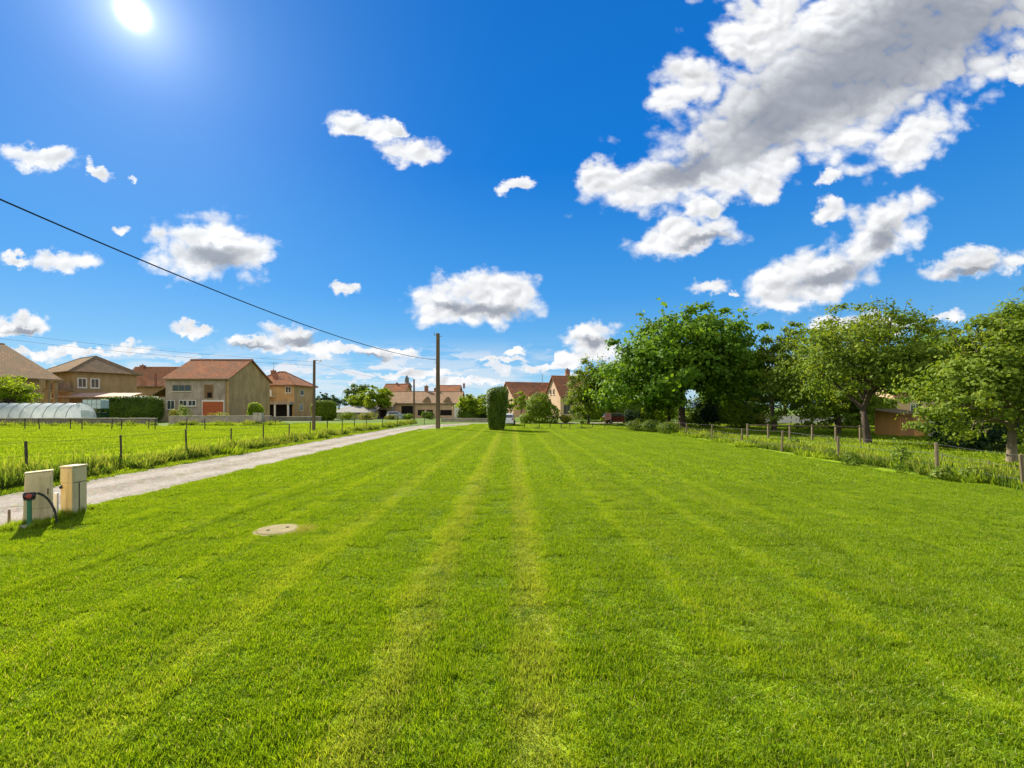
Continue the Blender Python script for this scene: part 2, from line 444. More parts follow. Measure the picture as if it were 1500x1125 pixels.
M['sheet_pink'] = mat_rough('faded_roof_sheet', (0.46, 0.28, 0.19), (0.60, 0.40, 0.28), 0.8, 0.8, (3, 0.3, 1), 0.3, 12)
M['sheet_grey'] = mat_rough('grey_roof_sheet', (0.160, 0.155, 0.140), (0.270, 0.260, 0.235), 0.8, 0.8, (3, 0.3, 1), 0.3, 12)
M['frame_white'] = mat_simple('white_frame', (0.70, 0.66, 0.56), 0.6)
M['frame_wood'] = mat_simple('wood_frame', (0.30, 0.22, 0.13), 0.7)
M['glass'] = mat_simple('window_glass', (0.05, 0.06, 0.07), 0.08, 0.6)
M['glass_green'] = mat_simple('green_glass', (0.025, 0.05, 0.04), 0.12, 0.5)
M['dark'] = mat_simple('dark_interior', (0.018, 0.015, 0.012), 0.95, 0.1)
M['door_red'] = mat_rough('rusty_red_boards', (0.360, 0.085, 0.030), (0.470, 0.135, 0.050), 1.4, 0.8, (0.3, 1, 5), 0.4, 10)
M['door_brown'] = mat_rough('brown_boards', (0.13, 0.075, 0.035), (0.24, 0.14, 0.07), 1.4, 0.8, (5, 1, 0.3), 0.4, 10)
M['shed_orange'] = mat_rough('orange_planks', (0.620, 0.270, 0.085), (0.780, 0.420, 0.160), 1.4, 0.8, (6, 6, 0.3), 0.4, 10)
M['shed_brown'] = mat_rough('shed_boards', (0.300, 0.150, 0.065), (0.440, 0.240, 0.110), 1.4, 0.8, (6, 6, 0.3), 0.4, 10)
M['stone'] = mat_stone_wall('stone_wall', (0.34, 0.29, 0.22), (0.44, 0.38, 0.30), (0.26, 0.23, 0.18))
M['stone_dark'] = mat_stone_wall('mossy_wall', (0.17, 0.16, 0.11), (0.24, 0.22, 0.16), (0.12, 0.12, 0.08))
M['film'] = mat_film()
M['steel'] = mat_simple('galvanised_steel', (0.30, 0.31, 0.31), 0.45, 0.5, 0.5)
M['tank'] = mat_simple('tank_plastic', (0.42, 0.52, 0.48), 0.5)
M['car_white'] = mat_simple('white_car_paint', (0.72, 0.74, 0.76), 0.25, 0.5, 0.0, 0.6)
M['car_silver'] = mat_simple('pale_blue_car_paint', (0.38, 0.43, 0.44), 0.25, 0.5, 0.1, 0.6)
M['car_red'] = mat_simple('maroon_car_paint', (0.23, 0.03, 0.035), 0.3, 0.5, 0.0, 0.5)
M['tyre'] = mat_simple('tyre', (0.02, 0.02, 0.02), 0.85, 0.2)
M['tail'] = mat_simple('tail_lamp', (0.45, 0.02, 0.02), 0.2)
M['pink'] = mat_simple('pink_board', (0.72, 0.34, 0.33), 0.6)
M['zinc'] = mat_rough('tower_slates', (0.10, 0.115, 0.115), (0.19, 0.20, 0.195), 1.0, 0.7, (1, 1, 1), 0.3, 6)
M['brick'] = mat_rough('chimney_brick', (0.22, 0.10, 0.06), (0.33, 0.16, 0.10), 2.0, 0.9, (1, 1, 1), 0.4, 12)

# ------------------------------------------------------------------ setting sheets
def struct(name, mb, mat):
    return tag(mb.build(name, mat), kind='structure')

mb = MB()
N = 64
ring = [(1800 * math.cos(2*math.pi*i/N), 1800 * math.sin(2*math.pi*i/N), -0.004) for i in range(N)]
mb.poly(ring)
struct('ground', mb, M['ground'])

rng = random.Random(3)
def strip(left, right, z, step=0.6, jit=0.0):
    """sheet between two polylines given as matching point lists, cut fine so that the borders can wander"""
    m = MB(); L = []; Rr = []
    for i in range(len(left) - 1):
        a, b = Vector(left[i]), Vector(left[i+1]); c, d = Vector(right[i]), Vector(right[i+1])
        k = max(1, int((b - a).length / step))
        for j in range(k):
            t = j / k
            L.append(a.lerp(b, t) + Vector((rng.uniform(-jit, jit), 0)))
            Rr.append(c.lerp(d, t) + Vector((rng.uniform(-jit, jit), 0)))
    L.append(Vector(left[-1])); Rr.append(Vector(right[-1]))
    for i in range(len(L)):
        m.v.append((L[i].x, L[i].y, z)); m.v.append((Rr[i].x, Rr[i].y, z))
    for i in range(len(L) - 1):
        m.f.append((2*i, 2*i + 1, 2*i + 3, 2*i + 2))
    return m

struct('meadow', strip([(-120, -20), (-120, 52)], [(-12.7, -20), (-12.7, 52)], 0.0), M['meadow'])
struct('lawn', strip([(-9.1, -12), (-9.1, 38), (-8.2, 49), (-5.0, 56.6)], [(13.4, -12), (13.4, 40), (13.4, 50), (13.4, 58)], 0.002, 0.6, 0.0), M['lawn'])
struct('orchard_ground', strip([(13.4, -12), (13.4, 58)], [(120, -12), (120, 58)], 0.0), M['meadow'])
ROADL = [(-12.75, -14), (-12.75, 34), (-12.4, 44), (-11.2, 54), (-7.0, 61.5), (2, 64.0), (26, 64.5)]
ROADR = [(-9.1, -14), (-9.1, 34), (-8.9, 43), (-7.9, 50.5), (-4.8, 57.2), (2, 60.4), (26, 60.8)]
struct('gravel_road', strip(ROADL, ROADR, 0.006, 0.25, 0.10), M['gravel'])

# ------------------------------------------------------------------ grass
src = bpy.data.collections.new('grass_sources')

def blade_patch(name, size, n, h, w, mat, seed, lean=0.5, clump=0.0, broad=0.0, heads=0.0):
    r = np.random.default_rng(seed)
    xy = r.uniform(-size / 2, size / 2, (n, 2))
    if clump:
        k = max(2, int(n / 28)); cc = r.uniform(-size / 2, size / 2, (k, 2))
        idx = r.integers(0, k, n); sel = r.random(n) < clump
        xy[sel] = (cc[idx] + r.normal(0, size * 0.025 + 0.008, (n, 2)))[sel]
    ang = r.uniform(0, 2 * np.pi, n)
    hh = r.uniform(h[0], h[1], n) * (0.6 + 0.4 * r.random(n)); ww = r.uniform(w[0], w[1], n) / 2
    la = r.uniform(0.1, 1.0, n) * lean; ld = r.uniform(0, 2 * np.pi, n)
    bx, by = np.cos(ang), np.sin(ang)
    lx, ly = np.cos(ld), np.sin(ld)
    V = np.zeros((n, 6, 3), np.float32)
    for row, (t, wf) in enumerate(((0.0, 0.8), (0.55, 1.0), (1.0, 0.12))):
        off = la * hh * t ** 1.8
        cx = xy[:, 0] + lx * off; cy = xy[:, 1] + ly * off
        cz = hh * t * np.sqrt(np.maximum(0.05, 1 - (la * t * 0.75) ** 2))
        for k, sg in enumerate((-1, 1)):
            V[:, row*2 + k, 0] = cx + sg * bx * ww * wf
            V[:, row*2 + k, 1] = cy + sg * by * ww * wf
            V[:, row*2 + k, 2] = cz
    if broad:                                    # a share of broad weed leaves half way up
        sel = r.random(n) < broad
        V[sel, 2:4, :2] = xy[sel, None, :] + (V[sel, 2:4, :2] - xy[sel, None, :]) * 2.2
    if heads:                                    # seed heads: wide near the tip
        sel = r.random(n) < heads
        V[sel, 4:6, 0] += np.stack([-bx[sel] * 0.012, bx[sel] * 0.012], 1)
        V[sel, 4:6, 1] += np.stack([-by[sel] * 0.012, by[sel] * 0.012], 1)
        V[sel, 4:6, 2] *= 1.35
    base = np.arange(n)[:, None] * 6
    Fq = np.concatenate([base + np.array([0, 1, 3, 2]), base + np.array([2, 3, 5, 4])], 1).reshape(-1, 4)
    rv = r.random(n)
    if heads: rv[sel] = 1.0
    me = fast_mesh(name, V.reshape(-1, 3), Fq, np.repeat(rv, 6))
    me.materials.append(mat)
    return me

def scatter(name, variants, pts, kind_label):
    """pts: list of (x, y, z, rotation, scale_xy, scale_z); one stuff object that repeats the patches"""
    c = bpy.data.collections.new(name + '_patches')
    for i, me in enumerate(variants):
        o = bpy.data.objects.new('%s_patch_%02d' % (name, i), me); c.objects.link(o)
    P = np.array(pts, np.float32)
    me = bpy.data.meshes.new(name)
    me.vertices.add(len(P)); me.vertices.foreach_set('co', P[:, :3].ravel())
    def attr(nm, typ, arr, key):
        a = me.attributes.new(nm, typ, 'POINT'); a.data.foreach_set(key, np.ascontiguousarray(arr).ravel())
    rot = np.zeros((len(P), 3), np.float32); rot[:, 2] = P[:, 3]
    attr('rot', 'FLOAT_VECTOR', rot, 'vector')
    attr('scl', 'FLOAT_VECTOR', np.stack([P[:, 4], P[:, 4], P[:, 5]], 1), 'vector')
    attr('pick', 'INT', np.random.default_rng(5).integers(0, len(variants), len(P)).astype(np.int32), 'value')
    me.materials.append(variants[0].materials[0])
    o = link(name, me)
    ng = bpy.data.node_groups.new(name + '_nodes', 'GeometryNodeTree')
    ng.interface.new_socket('Geometry', in_out='INPUT', socket_type='NodeSocketGeometry')
    ng.interface.new_socket('Geometry', in_out='OUTPUT', socket_type='NodeSocketGeometry')
    n = ng.nodes
    gi = n.new('NodeGroupInput'); go = n.new('NodeGroupOutput')
    ci = n.new('GeometryNodeCollectionInfo'); ci.inputs['Collection'].default_value = c
    ci.inputs['Separate Children'].default_value = True; ci.inputs['Reset Children'].default_value = True
    ip = n.new('GeometryNodeInstanceOnPoints'); ip.inputs['Pick Instance'].default_value = True
    def na(nm, typ):
        a = n.new('GeometryNodeInputNamedAttribute'); a.data_type = typ; a.inputs['Name'].default_value = nm
        return a.outputs['Attribute']
    L = ng.links.new
    L(gi.outputs[0], ip.inputs['Points']); L(ci.outputs[0], ip.inputs['Instance'])
    L(na('pick', 'INT'), ip.inputs['Instance Index']); L(na('rot', 'FLOAT_VECTOR'), ip.inputs['Rotation'])
    L(na('scl', 'FLOAT_VECTOR'), ip.inputs['Scale']); L(ip.outputs[0], go.inputs[0])
    md = o.modifiers.new('scatter', 'NODES'); md.node_group = ng
    tag(o, kind_label, 'grass', kind='stuff')
    return o

RG = random.Random(11)
def seen(x, y, m=1.0):
    return y > -0.5 and abs(x) < 1.22 * y + m + 4.5

def rot90(): return RG.choice((0, 1, 2, 3)) * math.pi / 2 + RG.uniform(-0.3, 0.3)

MANHOLE = (gx(407, dy(777)), dy(777))
# close turf
near = [blade_patch('turf_near', 0.5, 2500, (0.028, 0.066), (0.0045, 0.0085), M['blade'], 20 + i, 0.85, 0.45) for i in range(6)]
far_ = [blade_patch('turf_far', 1.2, 3000, (0.035, 0.085), (0.010, 0.018), M['blade'], 40 + i, 0.85, 0.4) for i in range(5)]
pts_n, pts_f = [], []
st = 0.42
y = 0.0
while y < 13:
    x = -9.1
    while x < 13.3:
        if seen(x, y):
            px_, py_ = x + RG.uniform(-.06, .06), y + RG.uniform(-.06, .06)
            if not (math.hypot(px_ - MANHOLE[0], py_ - MANHOLE[1]) < 0.48):
                edge = 1.0
                pts_n.append((px_, py_, 0.0, rot90(), 1.0, RG.uniform(0.6, 1.35)))
        x += st
    y += st
st = 1.0
y = 13
while y < 59:
    x = -8.75
    while x < 13.2:
        lim = -8.9 if y < 40 else -8.5 + (y - 40) * 0.2
        if x > lim and seen(x, y): pts_f.append((x + RG.uniform(-.1, .1), y + RG.uniform(-.1, .1), 0.0, rot90(), 1.0, RG.uniform(0.8, 1.25)))
        x += st
    y += st
for rad_, cnt in ((0.36, 14), (0.46, 16), (0.58, 18), (0.72, 22)):
    for q in range(cnt):
        a_ = 2 * math.pi * (q + RG.random() * .5) / cnt
        pts_n.append((MANHOLE[0] + rad_ * math.cos(a_), MANHOLE[1] + rad_ * math.sin(a_), 0, rot90(), 0.30 if rad_ < .5 else 0.42, RG.uniform(0.45, 0.8)))
scatter('lawn_grass', near, pts_n, 'short mown green grass of the lawn close to the viewer')
scatter('far_lawn_grass', far_, pts_f, 'short mown green grass of the far half of the lawn')

# meadow on the left, orchard grass on the right
mead = [blade_patch('meadow_patch', 1.4, 1800, (0.05, 0.15), (0.014, 0.026), M['meadow_blade'], 60 + i, 0.8, 0.5, 0.1, 0.03) for i in range(5)]
pts = []
y = 8
while y < 60:
    x = -14.0
    while x > -72:
        if seen(x, y, 2): pts.append((x + RG.uniform(-.2, .2), y + RG.uniform(-.2, .2), 0, rot90(), 1.05, RG.uniform(0.6, 1.15)))
        x -= 1.25
    y += 1.25
pts = [p for p in pts if p[1] < 51 or p[0] > -29]
scatter('meadow_grass', mead, pts, 'loose yellow green meadow grass behind the post and wire fence')
orch = [blade_patch('orchard_patch', 1.4, 1500, (0.06, 0.20), (0.014, 0.026), M['orchard_blade'], 80 + i, 0.8, 0.5, 0.1, 0.04) for i in range(5)]
pts = []
y = 7
while y < 58:
    x = 14.6
    while x < 64:
        if seen(x, y, 2): pts.append((x + RG.uniform(-.2, .2), y + RG.uniform(-.2, .2), 0, rot90(), 1.05, RG.uniform(0.6, 1.2)))
        x += 1.25
    y += 1.25
scatter('orchard_grass', orch, pts, 'green grass under the orchard trees right of the lawn')

# rank growth along both fences, verges, wall feet
rank = [blade_patch('rank_patch', 0.9, 420, (0.22, 0.62), (0.014, 0.030), M['weed_blade'], 100 + i, 0.75, 0.6, 0.25, 0.10) for i in range(6)]
pale = [blade_patch('pale_patch', 0.9, 420, (0.14, 0.42), (0.012, 0.024), M['orchard_blade'], 120 + i, 0.75, 0.6, 0.15, 0.06) for i in range(5)]
pts, pts2 = [], []
y = 7.0
while y < 62:
    k = 4 if y < 30 else 2
    for q in range(k):
        s = RG.uniform(0.6, 1.25)
        pts.append((-14.0 + RG.gauss(0, 0.26), y + RG.uniform(-.3, .3), 0, rot90(), 0.9, s * RG.uniform(0.5, 1.05)))
        pts2.append((-14.9 + RG.gauss(0, 0.5), y + RG.uniform(-.3, .3), 0, rot90(), 1.0, RG.uniform(0.7, 1.25)))
    y += 0.55
y = 7.5
while y < 50:
    for q in range(2):
        if RG.random() < 0.75:
            pts.append((13.75 + abs(RG.gauss(0, 0.45)), y + RG.uniform(-.3, .3), 0, rot90(), 0.9, RG.uniform(0.35, 0.95)))
        pts2.append((14.3 + RG.gauss(0, 0.55), y + RG.uniform(-.3, .3), 0, rot90(), 1.0, RG.uniform(0.6, 1.2)))
    y += 0.55
x = 1.5
while x < 14:
    if RG.random() < 0.8: pts2.append((x, 44.5 + RG.uniform(-.3, .3), 0, rot90(), 0.9, RG.uniform(0.3, 0.7)))
    if RG.random() < 0.6: pts.append((x, 45.2 + RG.uniform(-.3, .3), 0, rot90(), 0.8, RG.uniform(0.3, 0.6)))
    x += 0.6
x = -66.0
while x < -28:
    d = 51.0 if x < -42 else 54.6
    pts.append((x, d + RG.uniform(-.6, .3), 0, rot90(), 1.0, RG.uniform(0.5, 1.3)))
    pts2.append((x, d - 0.8 + RG.uniform(-.6, .4), 0, rot90(), 1.0, RG.uniform(0.6, 1.3)))
    x += 0.7
scatter('rank_weeds', rank, pts, 'dark rank weeds and dock along the fences and wall feet')
scatter('tall_grass', pale, pts2, 'tall pale seeding grass along the fence lines')
# short ragged verge on both road edges
verge = [blade_patch('verge_patch', 0.45, 260, (0.05, 0.14), (0.006, 0.012), M['orchard_blade'], 140 + i, 0.85, 0.6, 0.05) for i in range(4)]
pts = []
y = 6.2
while y < 44:
    for xx in (-9.12, -12.85):
        if RG.random() < 0.9: pts.append((xx + RG.gauss(0, 0.09), y + RG.uniform(-.15, .15), 0, rot90(), RG.uniform(0.6, 1.0), RG.uniform(0.5, 1.1)))
    for q in range(2): pts.append((-13.25 + RG.uniform(-.35, .3), y + RG.uniform(-.15, .15), 0, rot90(), 1.1, RG.uniform(0.6, 1.2)))
    y += 0.3
for q in range(46):
    a_ = RG.uniform(0, 2 * math.pi)
    cx_, cy_ = RG.choice(((-9.0, 8.32), (-9.05, 9.02), (-8.86, 8.02)))
    pts.append((cx_ + RG.uniform(.14, .34) * math.cos(a_), cy_ + RG.uniform(.14, .34) * math.sin(a_), 0, rot90(), 0.35, RG.uniform(0.8, 1.7)))
scatter('verge_grass', verge, pts, 'ragged short grass on the verges of the gravel road')

# ------------------------------------------------------------------ foliage
def leaf_arrays(P, Nn, size, aspect, r, droop=0.2):
    n = len(P)
    t = r.normal(0, 1, (n, 3)); t[:, 2] -= droop
    Nn = Nn + r.normal(0, 0.45, (n, 3))
    Nn /= np.linalg.norm(Nn, axis=1, keepdims=True) + 1e-9
    t -= Nn * np.sum(t * Nn, 1, keepdims=True)
    t /= np.linalg.norm(t, axis=1, keepdims=True) + 1e-9
    b = np.cross(Nn, t)
    L = (size * r.uniform(0.7, 1.3, n))[:, None] * 0.5; W = L * aspect
    V = np.stack([P - t * L, P + b * W + Nn * W * 0.3, P + t * L, P - b * W + Nn * W * 0.3], 1)
    Fq = np.arange(n * 4).reshape(n, 4)
    return V.reshape(-1, 3), Fq

def crown_points(r, c, rad, n_puff, per, puff, shell=0.55, lump=0.25, low=-1.0, spray=0.16):
    """leaf positions gathered in clumps spread through a lumpy ellipsoid"""
    c = np.array(c); rad = np.array(rad)
    d = r.normal(0, 1, (n_puff, 3)); d /= np.linalg.norm(d, axis=1, keepdims=True)
    d[:, 2] = np.where(d[:, 2] < low, -d[:, 2] * 0.3, d[:, 2])
    lumps = r.normal(0, 1, (26, 3)); lumps /= np.linalg.norm(lumps, axis=1, keepdims=True)
    amp = np.where(r.random(26) < 0.5, -1.0, 0.8) * r.uniform(0.4, 1, 26)
    mod = 1 + lump * np.sum(amp[None] * np.maximum(0, d @ lumps.T) ** 14, 1)
    rr = (shell + (1 - shell) * r.random(n_puff) ** 0.6) * mod
    far = r.random(n_puff) < spray                     # sprays that reach past the outline
    rr = np.where(far, mod * r.uniform(0.98, 1.12 + spray * 0.45, n_puff), rr)
    C = c + d * rr[:, None] * rad
    k = np.repeat(np.arange(n_puff), per)
    sz = puff * np.where(far, r.uniform(0.35, 0.65, n_puff), r.uniform(0.6, 1.3, n_puff))
    off = r.normal(0, 1, (len(k), 3)) * np.array([1, 1, 0.5]) * sz[k][:, None]
    P = C[k] + off
    nrm = (P - c) / rad
    nrm /= np.linalg.norm(nrm, axis=1, keepdims=True) + 1e-9
    nrm = 0.5 * nrm + 0.7 * off / (np.linalg.norm(off, axis=1, keepdims=True) + 1e-9) + np.array([0, 0, 0.45])
    tone = r.normal(0.5, 0.17, n_puff)[k] * 0.6 + r.random(len(k)) * 0.4
    return P, nrm, np.clip(tone, 0, 1), C

def tree(name, label, cat, base, trunk_h, trunk_r, c, rad, leaf, n_puff, per, puff, mat, seed,
         bark='bark', group=None, lean=(0, 0), shell=0.5, lump=0.3, aspect=0.6, twigs=0, low=-0.6, limbs=11, spray=0.16):
    """tree standing at base; crown centre c and radii rad in world metres"""
    r = np.random.default_rng(seed)
    root = empty(name, (base[0], base[1], 0))
    tag(root, label, cat, group)
    cl = np.array([c[0] - base[0], c[1] - base[1], c[2]])
    P, Nn, tone, C = crown_points(r, cl, rad, n_puff, per, puff, shell, lump, low, spray)
    T = MB()
    top = Vector((lean[0], lean[1], trunk_h))
    T.tube([(0, 0, -0.05), (0, 0, 0.12), (lean[0] * .3, lean[1] * .3, trunk_h * 0.4), top], [trunk_r * 1.6, trunk_r * 1.15, trunk_r, trunk_r * 0.82], 9)
    lead = Vector((cl[0] + (lean[0] - cl[0]) * 0.3, cl[1] + (lean[1] - cl[1]) * 0.3, cl[2] + rad[2] * 0.45))
    T.tube([top, top.lerp(lead, 0.5) + Vector((r.normal(0, .15), r.normal(0, .15), 0)), lead], [trunk_r * 0.8, trunk_r * 0.5, trunk_r * 0.15], 7)
    ids = r.permutation(len(C))[:limbs * 4]
    for q, i in enumerate(ids):
        e = Vector(C[i])
        if q < limbs:
            s = top.lerp(lead, r.uniform(0.0, 0.5))
            mid = s.lerp(e, 0.5) + Vector((r.normal(0, .2), r.normal(0, .2), 0.12 * (e - s).length))
            T.tube([s, mid, e], [trunk_r * 0.42, trunk_r * 0.26, trunk_r * 0.08], 6, False)
        else:
            s = Vector(C[ids[q % limbs]]).lerp(top, r.uniform(0.2, 0.55))
            T.tube([s, s.lerp(e, 0.5) + Vector((0, 0, 0.1)), e], [trunk_r * 0.16, trunk_r * 0.1, trunk_r * 0.04], 5, False)
    if twigs:                                   # long shoots that stick out over the crown
        ex, en, et = [], [], []
        for q in range(twigs):
            a = r.uniform(0, 2 * math.pi); el = r.uniform(0.35, 1.35)
            d = np.array([math.cos(a) * math.cos(el), math.sin(a) * math.cos(el), math.sin(el)])
            s = cl + d * np.array(rad) * 0.8; L = r.uniform(0.12, 0.34) * max(rad)
            e = s + (d + np.array([0, 0, 0.5])) * L
            T.tube([s, (s + e) / 2 + np.array([0, 0, -.03]), e], [0.025, 0.018, 0.008], 5, False)
            m = int(26 * L / leaf * 0.16) + 8
            tt = r.random(m)[:, None]
            ex.append(s + (e - s) * tt + r.normal(0, leaf * 0.75, (m, 3))); en.append(r.normal(0, 1, (m, 3))); et.append(r.random(m))
        P = np.concatenate([P] + ex); Nn = np.concatenate([Nn] + en); tone = np.concatenate([tone] + et)
    T.build('trunk', M[bark], root, smooth=True)
    V, Fq = leaf_arrays(P, Nn, leaf, aspect, r)
    me = fast_mesh('crown', V, Fq, np.repeat(tone, 4))
    link('crown', me, mat, root)
    return root

def px_tree(name, label, cat, tx, ty, box, leaf, n_puff, per, mat, seed, D=None, tr=None, puff=None, depth=0.9, **kw):
    """tree surveyed by the foot of its trunk and the extent of its crown"""
    D = D or dy(ty); s = D / F
    x0, y0, x1, y1 = box
    base = (gx(tx, D), D)
    rx = (x1 - x0) * s / 2; rz = (zz(y0, D) - zz(y1, D)) / 2
    c = (gx((x0 + x1) / 2, D), D + kw.pop('back', 0.0), (zz(y0, D) + zz(y1, D)) / 2)
    pf = puff or rx * 0.13
    th = kw.pop('th', max(0.5, c[2] - rz * 0.72))
    return tree(name, label, cat, base, th, tr or rx * 0.05, c, (rx - pf, rx * depth - pf, rz - pf * 0.8), leaf, n_puff, per, pf, mat, seed, **kw)

def shrub(name, label, cat, c, rad, leaf, n, mat, seed, square=2.0, group=None, taper=0.0, core=0.62, ragged=0.20, aspect=0.6):
    """leafy body standing on the ground, clipped box to round bush by the exponent"""
    r = np.random.default_rng(seed)
    d = r.normal(0, 1, (n, 3)); d /= (np.sum(np.abs(d) ** square, 1) ** (1 / square))[:, None]
    lum = r.normal(0, 1, (22, 3)); lum /= np.linalg.norm(lum, axis=1, keepdims=True)
    am = np.where(r.random(22) < 0.5, -0.9, 1.0) * r.uniform(0.4, 1, 22)
    dn = d / np.linalg.norm(d, axis=1, keepdims=True)
    mod = 1 + min(1.5 * ragged, 0.42) * np.sum(am[None] * np.maximum(0, dn @ lum.T) ** 9, 1)
    mod = np.clip(mod, 0.5, 1.45)
    rr = (1 - np.abs(r.normal(0, 0.10, n))) * mod * (1 + np.abs(r.normal(0, ragged * 0.35, n)))
    P = d * rr[:, None]
    P[:, :2] *= (1 + taper * P[:, 2:3])
    P = P * np.array(rad) + np.array([0, 0, rad[2] * 1.0])
    P[:, 2] = np.maximum(P[:, 2], 0.03)
    V, Fq = leaf_arrays(P, dn + np.array([0, 0, 0.3]), leaf, aspect, r)
    tone = np.repeat(np.clip(r.normal(0.5, 0.28, n), 0, 1), 4)
    # inner body so that no light leaks straight through
    B = MB(); nu, nv = 14, 9
    for j in range(nv):
        ph = -math.pi / 2 + math.pi * j / (nv - 1)
        for i in range(nu):
            th = 2 * math.pi * i / nu
            e = np.array([math.cos(ph) * math.cos(th), math.cos(ph) * math.sin(th), math.sin(ph)])
            e = e / (np.sum(np.abs(e) ** square) ** (1 / square)) * core
            B.v.append((e[0] * rad[0] * (1 + taper * e[2]), e[1] * rad[1] * (1 + taper * e[2]), max(0.02, e[2] * rad[2] + rad[2])))
    for j in range(nv - 1):
        for i in range(nu):
            q = (i + 1) % nu
            B.f.append((j*nu + i, j*nu + q, (j+1)*nu + q, (j+1)*nu + i))
    nb = len(V)
    V2 = np.concatenate([V, np.array(B.v, np.float32)]); F2 = np.concatenate([Fq, np.array(B.f, np.int32) + nb])
    me = fast_mesh(name, V2, F2, np.concatenate([tone, np.full(len(B.v), 0.2)]))
    o = link(name, me, mat, None, (c[0], c[1], 0))
    tag(o, label, cat, group)
    return o

def px_shrub(name, label, cat, box, D, leaf, n, mat, seed, depth=1.0, **kw):
    x0, y0, x1, y1 = box; s = D / F
    rx = (x1 - x0) * s / 2; top = zz(y0, D)
    return shrub(name, label, cat, (gx((x0 + x1) / 2, D), D), (rx, rx * depth, top / 2), leaf, n, mat, seed, **kw)

# ------------------------------------------------------------------ buildings
def house_root(name, label, X, D, rz=0.0, cat='house', group=None):
    return tag(empty(name, (X, D, 0), rz), label, cat, group)

def gable_house(root, L, W, ze, zr, wall, roof, ov=0.45, thick=0.16, ovx=0.35, wl=None):
    w = MB(); w.extrude([(0, 0), (W, 0), (W, ze), (W / 2, zr - 0.05), (0, ze)], 0, wl or L)
    w.build('wall', wall, root)
    k = (zr - ze) / (W / 2); r = MB()
    r.extrude([(-ov, ze - ov * k + 0.02), (W / 2, zr), (W + ov, ze - ov * k + 0.02), (W + ov, ze - ov * k + thick), (W / 2, zr + thick * 1.15), (-ov, ze - ov * k + thick)], -ovx, L + ovx)
    ro = r.build('roof', roof, root)
    rc = MB(); rc.tube([(-ovx - .02, W / 2, zr + thick * 1.1), (L + ovx + .02, W / 2, zr + thick * 1.1)], 0.13, 8)
    rc.build('ridge', roof, ro)
    g = MB(); g.tube([(-ovx, -ov - 0.07, ze - ov * k + 0.05), (L + ovx, -ov - 0.07, ze - ov * k + 0.05)], 0.07, 6)
    g.build('gutter', M['frame_wood'], ro)
    return ro

def hip_house(root, L, W, ze, zr, wall, roof, r0, r1, ov=0.5, thick=0.16, wall_box=None):
    """r0, r1: the two ridge ends as (x, y) in the local frame"""
    a = wall_box or (0, 0, L, W)
    w = MB(); w.box((a[0], a[1], 0), (a[2], a[3], ze)); w.build('wall', wall, root)
    r = MB(); z0 = ze + 0.01; z1 = z0 + thick
    e = [(-ov, -ov), (L + ov, -ov), (L + ov, W + ov), (-ov, W + ov)]
    r.v = [(x, y, z0) for x, y in e] + [(x, y, z1) for x, y in e] + [(r0[0], r0[1], zr), (r1[0], r1[1], zr)]
    r.f = [(3, 2, 1, 0), (0, 1, 5, 4), (1, 2, 6, 5), (2, 3, 7, 6), (3, 0, 4, 7)]
    if abs(r0[0] - r1[0]) >= abs(r0[1] - r1[1]):   # ridge along x
        r.f += [(4, 5, 9, 8), (5, 6, 9), (6, 7, 8, 9), (7, 4, 8)]
        hips = [(4, 8), (5, 9), (6, 9), (7, 8), (8, 9)]
    else:                                          # ridge along y, r0 near
        r.f += [(4, 5, 8), (5, 6, 9, 8), (6, 7, 9), (7, 4, 8, 9)]
        hips = [(4, 8), (5, 8), (6, 9), (7, 9), (8, 9)]
    ro = r.build('roof', roof, root)
    h = MB()
    for i, j in hips: h.tube([r.v[i], r.v[j]], 0.11, 6)
    h.build('ridge', roof, ro)
    return ro

def window(root, face, u0, u1, z0, z1, L=0, frame='frame_white', pane='glass', bars=1, fw=0.09, name='window', sill=True, reveal=0.05):
    """frame ring standing proud of the face and the pane behind it"""
    fr, pn = MB(), MB()
    def put(m, a0, a1, b0, b1, d0, d1):
        if face == 'front': m.box((a0, -d1, b0), (a1, -d0, b1))
        elif face == 'right': m.box((L + d0, a0, b0), (L + d1, a1, b1))
        else: m.box((-d1, a0, b0), (-d0, a1, b1))
    put(fr, u0 - fw, u0, z0 - fw, z1 + fw, -0.05, reveal); put(fr, u1, u1 + fw, z0 - fw, z1 + fw, -0.05, reveal)
    put(fr, u0, u1, z1, z1 + fw, -0.05, reveal); put(fr, u0, u1, z0 - fw, z0, -0.05, reveal)
    for k in range(bars):
        c = u0 + (u1 - u0) * (k + 1) / (bars + 1)
        put(fr, c - 0.035, c + 0.035, z0, z1, -0.05, reveal - 0.012)
    put(pn, u0, u1, z0, z1, -0.03, 0.015)
    f = fr.build(name, M[frame], root)
    pn.build('pane', M[pane], f)
    if sill:
        s = MB(); put(s, u0 - fw - 0.08, u1 + fw + 0.08, z0 - fw - 0.08, z0 - fw - 0.003, -0.04, reveal + 0.08)
        s.build('sill', M['frame_white'], f)
    return f

def panel(root, face, u0, u1, z0, z1, mat, name, L=0, d=0.025, lab=None):
    m = MB()
    if face == 'front': m.box((u0, -d, z0), (u1, 0.03, z1))
    elif face == 'right': m.box((L - 0.03, u0, z0), (L + d, u1, z1))
    else: m.box((-d, u0, z0), (0.03, u1, z1))
    o = m.build(name, mat, root)
    if lab: o['label'] = lab
    return o

def chimney(ro, x, y, z0, z1, w=0.5, d=0.5, mat='brick'):
    m = MB(); m.box((x - w/2, y - d/2, z0), (x + w/2, y + d/2, z1)); m.box((x - w/2 - .06, y - d/2 - .06, z1 + .002), (x + w/2 + .06, y + d/2 + .06, z1 + .1))
    m.tube([(x, y, z1 + .1), (x, y, z1 + .4)], .11, 8)
    return m.build('chimney', M[mat], ro)

